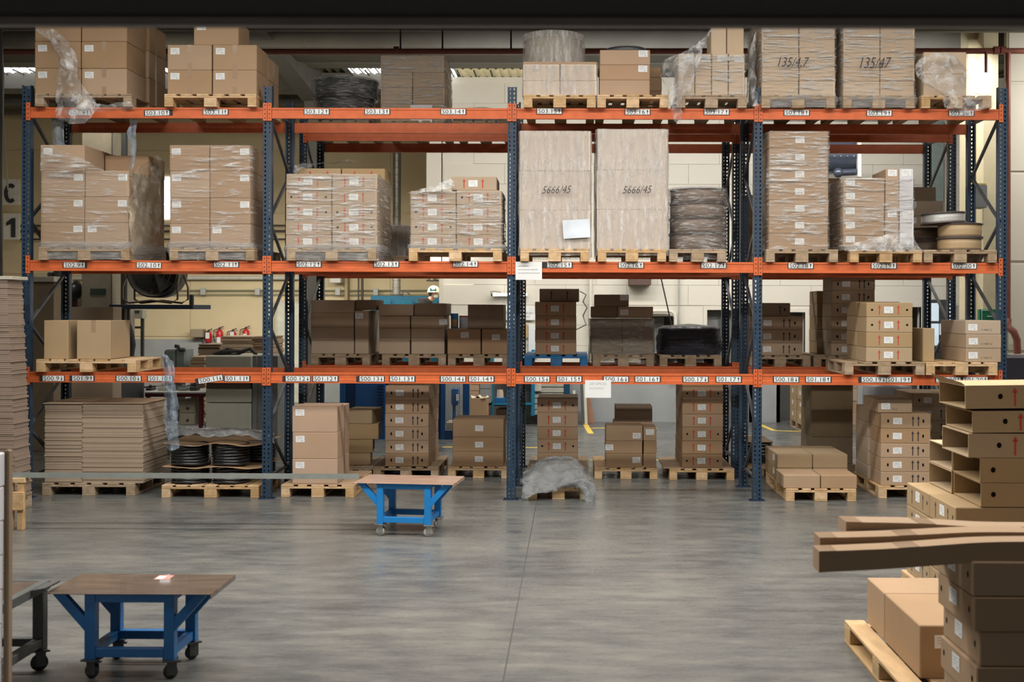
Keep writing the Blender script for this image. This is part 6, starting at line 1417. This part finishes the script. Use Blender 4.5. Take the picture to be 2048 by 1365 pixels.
# long galvanised profile between trestle and trolley
p0 = at(20, 957, 11.45); b = MB()
xa, xb = X(20, 11.4), X(716, 11.25); zt = .517
b.prism([(11.28, zt), (11.34, zt), (11.34, zt + .045), (11.335, zt + .045), (11.335, zt + .005), (11.285, zt + .005), (11.285, zt + .045), (11.28, zt + .045)], xa, xb, 'x')
o = b.build('steel_profile', GALV, None, (xa, 11.3, zt)); tag(o, 'very long galvanised channel resting on the wooden trestle and blue trolley', 'profile')
tr = empty('wooden_trestle', (X(34, 11.5), 11.3, 0), 0, 'small pale wooden trestle supporting the long channel at left', 'trestle')
x0, x1 = X(14, 11.3), X(54, 11.3)
b = MB(); b.chbox(x0, x1, 11.26, 11.36, zt - .05, zt - .001, .004); b.build('top_beam', WOOD, tr)
for xx in (x0, x1 - .09, ):
    b = MB(); b.chbox(xx + .01, xx + .07, 11.27, 11.33, 0, zt - .05, .004); b.build('leg', WOOD, tr)
b = MB(); b.chbox(x0, x1, 11.25, 11.27, .20, .38, .004); b.build('front_board', WOOD, tr)
# tall leaning stack of corrugated sheets at the left edge
Y0 = 12.3; x1b, x1t = X(34, Y0), X(14, Y0); x0 = X(-120, Y0)
r_ = empty('flat_box_stack', ((x0 + x1b) / 2, Y0, PH), 0, 'towering stack of corrugated sheets at the left edge before the racking', 'cardboard stack')
b = MB(); z = PH; zt_ = Z(563, Y0); n = int((zt_ - z) / .022)
for i in range(n):
    k = i / n; t_ = (zt_ - z) / n; j = rnd.uniform(-.006, .006); xr_ = x1b + (x1t - x1b) * k + j + (.012 if i % 6 == 0 else 0)
    b.box(x0, xr_, Y0 + rnd.uniform(-.005, .005), Y0 + .34, z + i * t_, z + (i + (.72 if i % 6 == 5 else .9)) * t_)
o = b.build('cardboard_sheets', mat('dull_pinkish_cardboard', (.30, .225, .175), .85, var=.06, objvar=.03, spec=.2), r_); o['kind'] = 'stuff'
pallet((x0 + x1b) / 2, Y0, 0, round(x1b - x0, 3), .36, WOODG, 'weathered pallet under the towering corrugated sheets')
b = MB(); b.chbox(x0, X(24, Y0), Y0 - .02, Y0 + .36, Z(563, Y0) + .002, Z(556, Y0) + .002, .004); tag(b.build('cover_board', MATS['pale_cover_board'], None, (x0, Y0, Z(560, Y0))), 'pale board covering the towering corrugated sheets', 'board')
# grey steel table at the left edge
Yb_, Yf_ = 6.95, 6.1; xr_ = X(101, Yb_, 1158); H_ = Z(1160, Yb_, 60)
gt = empty('steel_table', (xr_ - .6, Yf_, 0), 0, 'dark grey steel table with plywood top at the left edge', 'table')
b = MB(); b.chbox(xr_ - 1.2, xr_ - .05, Yf_, Yb_ - .03, H_ - .02, H_ - .004, .003); b.build('table_top', TOPW, gt)
b = MB(); b.chbox(xr_ - .05, xr_, Yf_, Yb_, H_ - .055, H_, .003); b.build('side_rail', DGREY, gt)
b = MB(); b.chbox(xr_ - 1.2, xr_ - .05, Yb_ - .04, Yb_, H_ - .055, H_, .003); b.build('rear_rail', DGREY, gt)
b = MB(); b.chbox(xr_ - 1.2, xr_ - .05, Yf_, Yf_ + .04, H_ - .055, H_, .003); b.build('front_rail', DGREY, gt)
for yy in (Yf_, Yb_ - .065):
    b = MB(); b.chbox(xr_ - .08, xr_ - .015, yy, yy + .065, .13, H_ - .055, .004); b.build('leg', DGREY, gt)
    caster(gt, .6 - .05, yy - Yf_ + .03, .13, .05, RUBB, .5)
b = MB(); b.chbox(xr_ - .075, xr_ - .02, Yf_ + .06, Yb_ - .06, .15, .20, .003); b.build('lower_side_rail', DGREY, gt)
b = MB(); b.chbox(xr_ - 1.2, xr_ - .08, Yb_ - .06, Yb_ - .01, .15, .20, .003); b.build('lower_rear_rail', DGREY, gt)
b = MB(); b.prism([(xr_, H_ - .03), (xr_ + .075, H_ - .005), (xr_ + .085, H_ + .01), (xr_, H_ - .005)], Yb_ - .25, Yb_ - .05, 'y'); b.build('side_bracket', DGREY, gt)
# white boxes with brown corner board at the very left edge
YQ = 5.95
for k in range(8):
    zb_ = .02 + .178 * k; xe = X(12 - (8 - k) * .8, YQ)
    carton(xe - .3, YQ - .45, zb_, .6, .174, .45, WHITEC, [], 'white-faced box, %s, in the pile at the very left edge' % ORD[min(k, 7)], 'white-faced boxes at the left edge')
b = MB(); xe = X(18, YQ); b.chbox(xe - .028, xe, YQ + .002, YQ + .05, .02, 1.45, .006); tag(b.build('corner_board', DARKK, None, (xe, YQ, .02)), 'brown corner board along the white-faced boxes', 'corner board')

# ---- right foreground: labelled boxes and open-ended boxes
def openbox(x0, x1, y0, y1, z0, z1, m, label, group, marks=(), flap=None, rz=0.0, roll=0.0, t=.007):
    """carton lying open at its left end"""
    w_, d_, h_ = x1 - x0, y1 - y0, z1 - z0
    b = MB(); b.box(0, w_, 0, t, 0, h_); b.box(0, w_, d_ - t, d_, 0, h_); b.box(0, w_, t, d_ - t, 0, t); b.box(0, w_, t, d_ - t, h_ - t, h_); b.box(w_ - t, w_, t, d_ - t, t, h_ - t)
    o = b.build('cardboard_box', m, None, local=True); o.location = (x0, y0, z0); o.rotation_euler = (0, roll, rz); tag(o, label, 'box', group)
    for mk in marks:
        if mk[0] == 'O': inst('hand_hole', shared(('hand_hole', (.017, .019)), disc(.017, .019), HOLE), (mk[1], -.001, h_ * .52), o)
        if mk[0] == 'A':
            hh = round(h_ * .8, 3); q = shared(('arrow_print_big', hh), lambda b: (b.add([(-.007, 0, 0), (.007, 0, 0), (.007, 0, hh * .75), (-.007, 0, hh * .75)], [(0, 1, 2, 3)]), b.add([(-.022, 0, hh * .72), (.022, 0, hh * .72), (0, 0, hh)], [(0, 1, 2)])), REDINK)
            inst('arrow_print', q, (mk[1], -.001, h_ * .1), o)
    if flap:
        for (nm, pts) in flap:
            b = MB(); k = len(pts); b.add([Vector(p) for p in pts], [tuple(range(k))]); b.add([Vector(p) + Vector((0, 0, -.004)) for p in pts], [tuple(range(k))[::-1]]); b.build(nm, m, o, local=True)
    return o
YG = 7.9; XGp = X(1911, YG, 1015)
pallet(XGp + .62, YG - .03, 0, 1.3, 1.22, WOOD, 'pallet under the labelled boxes that carry the open-ended ones')
ztop = Z(1015, YG, 1911); nL = 4; hL = (ztop - PH) / nL
SM = [('S', 'L', .5, -1), ('S', 'A', .28, -1, BLACKINK), ('S', 'A', .76, -1, BLACKINK), ('S', 'O', .1, -1)]
for k in range(nL):
    for j in range(2):
        carton(XGp + .6, YG + .575 * j, PH + hL * k, 1.2, hL - .002, .57, OLIVE, SM, 'ochre base box, %s of %s column, under the open-ended boxes' % (ORD[k] if k < nL - 1 else 'topmost', ('front', 'rear')[j]), 'base boxes under the open-ended ones', 0)
zz = ztop
GO = 'open-ended boxes at the right edge'
def yz(py): return Z(py, YG, 1980)
lev = [ztop, yz(967) , yz(917), yz(868), yz(822), yz(772)]
xs_ = [(1962, 1908), (1958, 1904)]
openbox(X(1962, YG, 990), X(1962, YG, 990) + 1.1, YG, YG + .56, lev[0] + .003, lev[1], OLIVE, 'open-ended box, lowest at front of the pile, with a round hole', GO, [('O', .085)])
openbox(X(1962, YG, 990) - .01, X(1962, YG, 990) + 1.1, YG + .58, YG + 1.12, lev[0] + .003, lev[1], OLIVE, 'open-ended box, lowest at rear of the pile', GO)
openbox(X(1960, YG, 940), X(1960, YG, 940) + 1.1, YG, YG + .56, lev[1] + .003, lev[2], OLIVE, 'open-ended box, second from bottom at front of the pile', GO, [('O', .09)])
openbox(X(1960, YG, 940), X(1960, YG, 940) + 1.1, YG + .58, YG + 1.12, lev[1] + .003, lev[2], OLIVE, 'open-ended box, second from bottom at rear of the pile', GO)
openbox(X(1937, YG, 890), X(1937, YG, 890) + 1.1, YG, YG + .56, lev[2] + .003, lev[3], OLIVE, 'open-ended box with red arrow, third from bottom of the pile', GO, [('O', .21), ('A', .32)])
openbox(X(1945, YG, 840), X(1945, YG, 840) + 1.1, YG, YG + .56, lev[3] + .006, lev[4] - .004, OLIVE, 'open-ended box with red arrow, second from top of the pile', GO, [('O', .225), ('A', .33)], roll=-.01)
openbox(X(1931, YG, 790), X(1931, YG, 790) + 1.1, YG, YG + .56, lev[4] + .012, lev[5], OLIVE, 'topmost open-ended box with red arrow and lifted flap', GO, [('O', .24), ('A', .34)], roll=-.015,
        flap=[('lid_flap', [(-.0, .0, lev[5] - lev[4] - .01), (-.0, .56, lev[5] - lev[4] - .01), (-.06, .56, lev[5] - lev[4] + .045), (-.02, .02, lev[5] - lev[4] + .008)])])
# low box pair on pallet
XL = X(1840, 6.39, 1252); zl = Z(1252, 6.39, 1840)
pallet(X(1689, 7.6, 1237) + .62, 6.05, 0, 1.24, 1.55, WOOD, 'pale pallet of two long boxes at the lower right')
carton(XL + .6, 6.39, PH, 1.2, zl - PH, .72, KRAFT, [('L', .11, .3)], 'long kraft box, front one on the pallet at lower right', 'long kraft boxes at lower right')
carton(XL + .6, 7.115, PH, 1.2, zl - PH, .42, KRAFT, [], 'long kraft box, rear one on the pallet at lower right', 'long kraft boxes at lower right')
# near dark stack
YN = 5.2; XN = X(1957, YN, 1150); zn = Z(1124, YN, 1957); hN = 70 * YN / F
SN = [('S', 'L', .55, -1), ('S', 'O', .12, -1), ('S', 'O', .9, -1)]
nn = int(zn // hN); z0 = zn - nn * hN
pallet(XN + .6, YN - .02, 0, 1.24, .62, WOOD, 'pallet under the nearest labelled stack') if z0 > .14 else None
for k in range(nn):
    dx = (.0, .012, -.006, .008, -.02, .01)[k % 6] if k < nn - 1 else -.025
    carton(XN + .62 + dx, YN + .004 * (k % 2), z0 + hN * k, 1.24, hN - .002, .51, KRAFT, SN, 'box with end label, %s in the nearest stack at right' % (ORD[k] if k < nn - 1 else 'topmost'), 'nearest labelled stack at right')
zb0 = z0
if z0 < .14:
    b = MB(); b.chbox(XN, XN + 1.24, YN, YN + .52, 0, z0 - .002, .004); tag(b.build('pallet_board', WOOD, None, (XN, YN, 0)), 'thin board under the nearest labelled stack', 'board')
# three long bent cartons on the near stack
def longbox(label, tip, tipb, mid, end, Y, wd, seed):
    """tip/mid/end: (px, py top, py bottom) of the front face at depth Y"""
    pts = [tip, tipb, mid, end]; b = MB(); n = 26; prof = []
    def lerp(t):
        s = t * (len(pts) - 1); i = min(int(s), len(pts) - 2); u = s - i; u = u * u * (3 - 2 * u) if False else u
        p, q = pts[i], pts[i + 1]; return [p[k] + (q[k] - p[k]) * u for k in range(3)]
    A = [lerp(k / n) for k in range(n + 1)]
    for _ in range(4): A = [A[0]] + [[(A[i - 1][k] + A[i][k] * 2 + A[i + 1][k]) / 4 for k in range(3)] for i in range(1, n)] + [A[-1]]
    v = []
    for a in A:
        t_, bo = at(a[0], a[1], Y), at(a[0], a[2], Y); xm = (t_.x + bo.x) / 2
        v += [(xm, Y, bo.z), (xm, Y, t_.z), (xm, Y + wd, t_.z), (xm, Y + wd, bo.z)]
    f = []
    for i in range(n):
        for k in range(4): f.append((4 * i + k, 4 * (i + 1) + k, 4 * (i + 1) + (k + 1) % 4, 4 * i + (k + 1) % 4))
    f += [(3, 2, 1, 0), (4 * n, 4 * n + 1, 4 * n + 2, 4 * n + 3)]
    b.add(v, f); o = b.build('long_carton', KRAFT, None, v[0]); tag(o, label, 'box', 'long flat cartons jutting out at right')
    base = Vector(v[0])
    for i0 in (0, 9, 20):
        b = MB(); q = []
        for i in (i0, i0 + 1, i0 + 2): q += [Vector(v[4 * i + 1]) - base + Vector((0, 0, .0012)), Vector(v[4 * i + 2]) - base + Vector((0, 0, .0012))]
        b.add(q, [(0, 2, 3, 1), (2, 4, 5, 3)]); b.build('tape_strip', TAPE, o, local=True)
longbox('nearest long drooping carton jutting out over the floor', (1638, 1104, 1146), (1790, 1098, 1138), (1975, 1084, 1124), (2320, 1084, 1124), 5.22, .13, 1)
longbox('middle long carton jutting out, second from the nearest', (1640, 1077, 1099), (1790, 1073, 1103), (1960, 1064, 1105), (2300, 1069, 1107), 5.38, .14, 2)
longbox('rearmost long carton jutting out above the labelled boxes', (1692, 1045, 1072), (1830, 1047, 1080), (1990, 1057, 1096), (2280, 1058, 1096), 5.55, .16, 3)
bpy.context.view_layer.update()
print('cartons', NCART[0], 'objects', len(bpy.data.objects))
for o in bpy.data.objects:
    if o.parent is None and 'label' in o and len(re.findall(r"[A-Za-z0-9][A-Za-z0-9'-]*", o['label'])) > 16: print('LONG', o.name, o['label'])
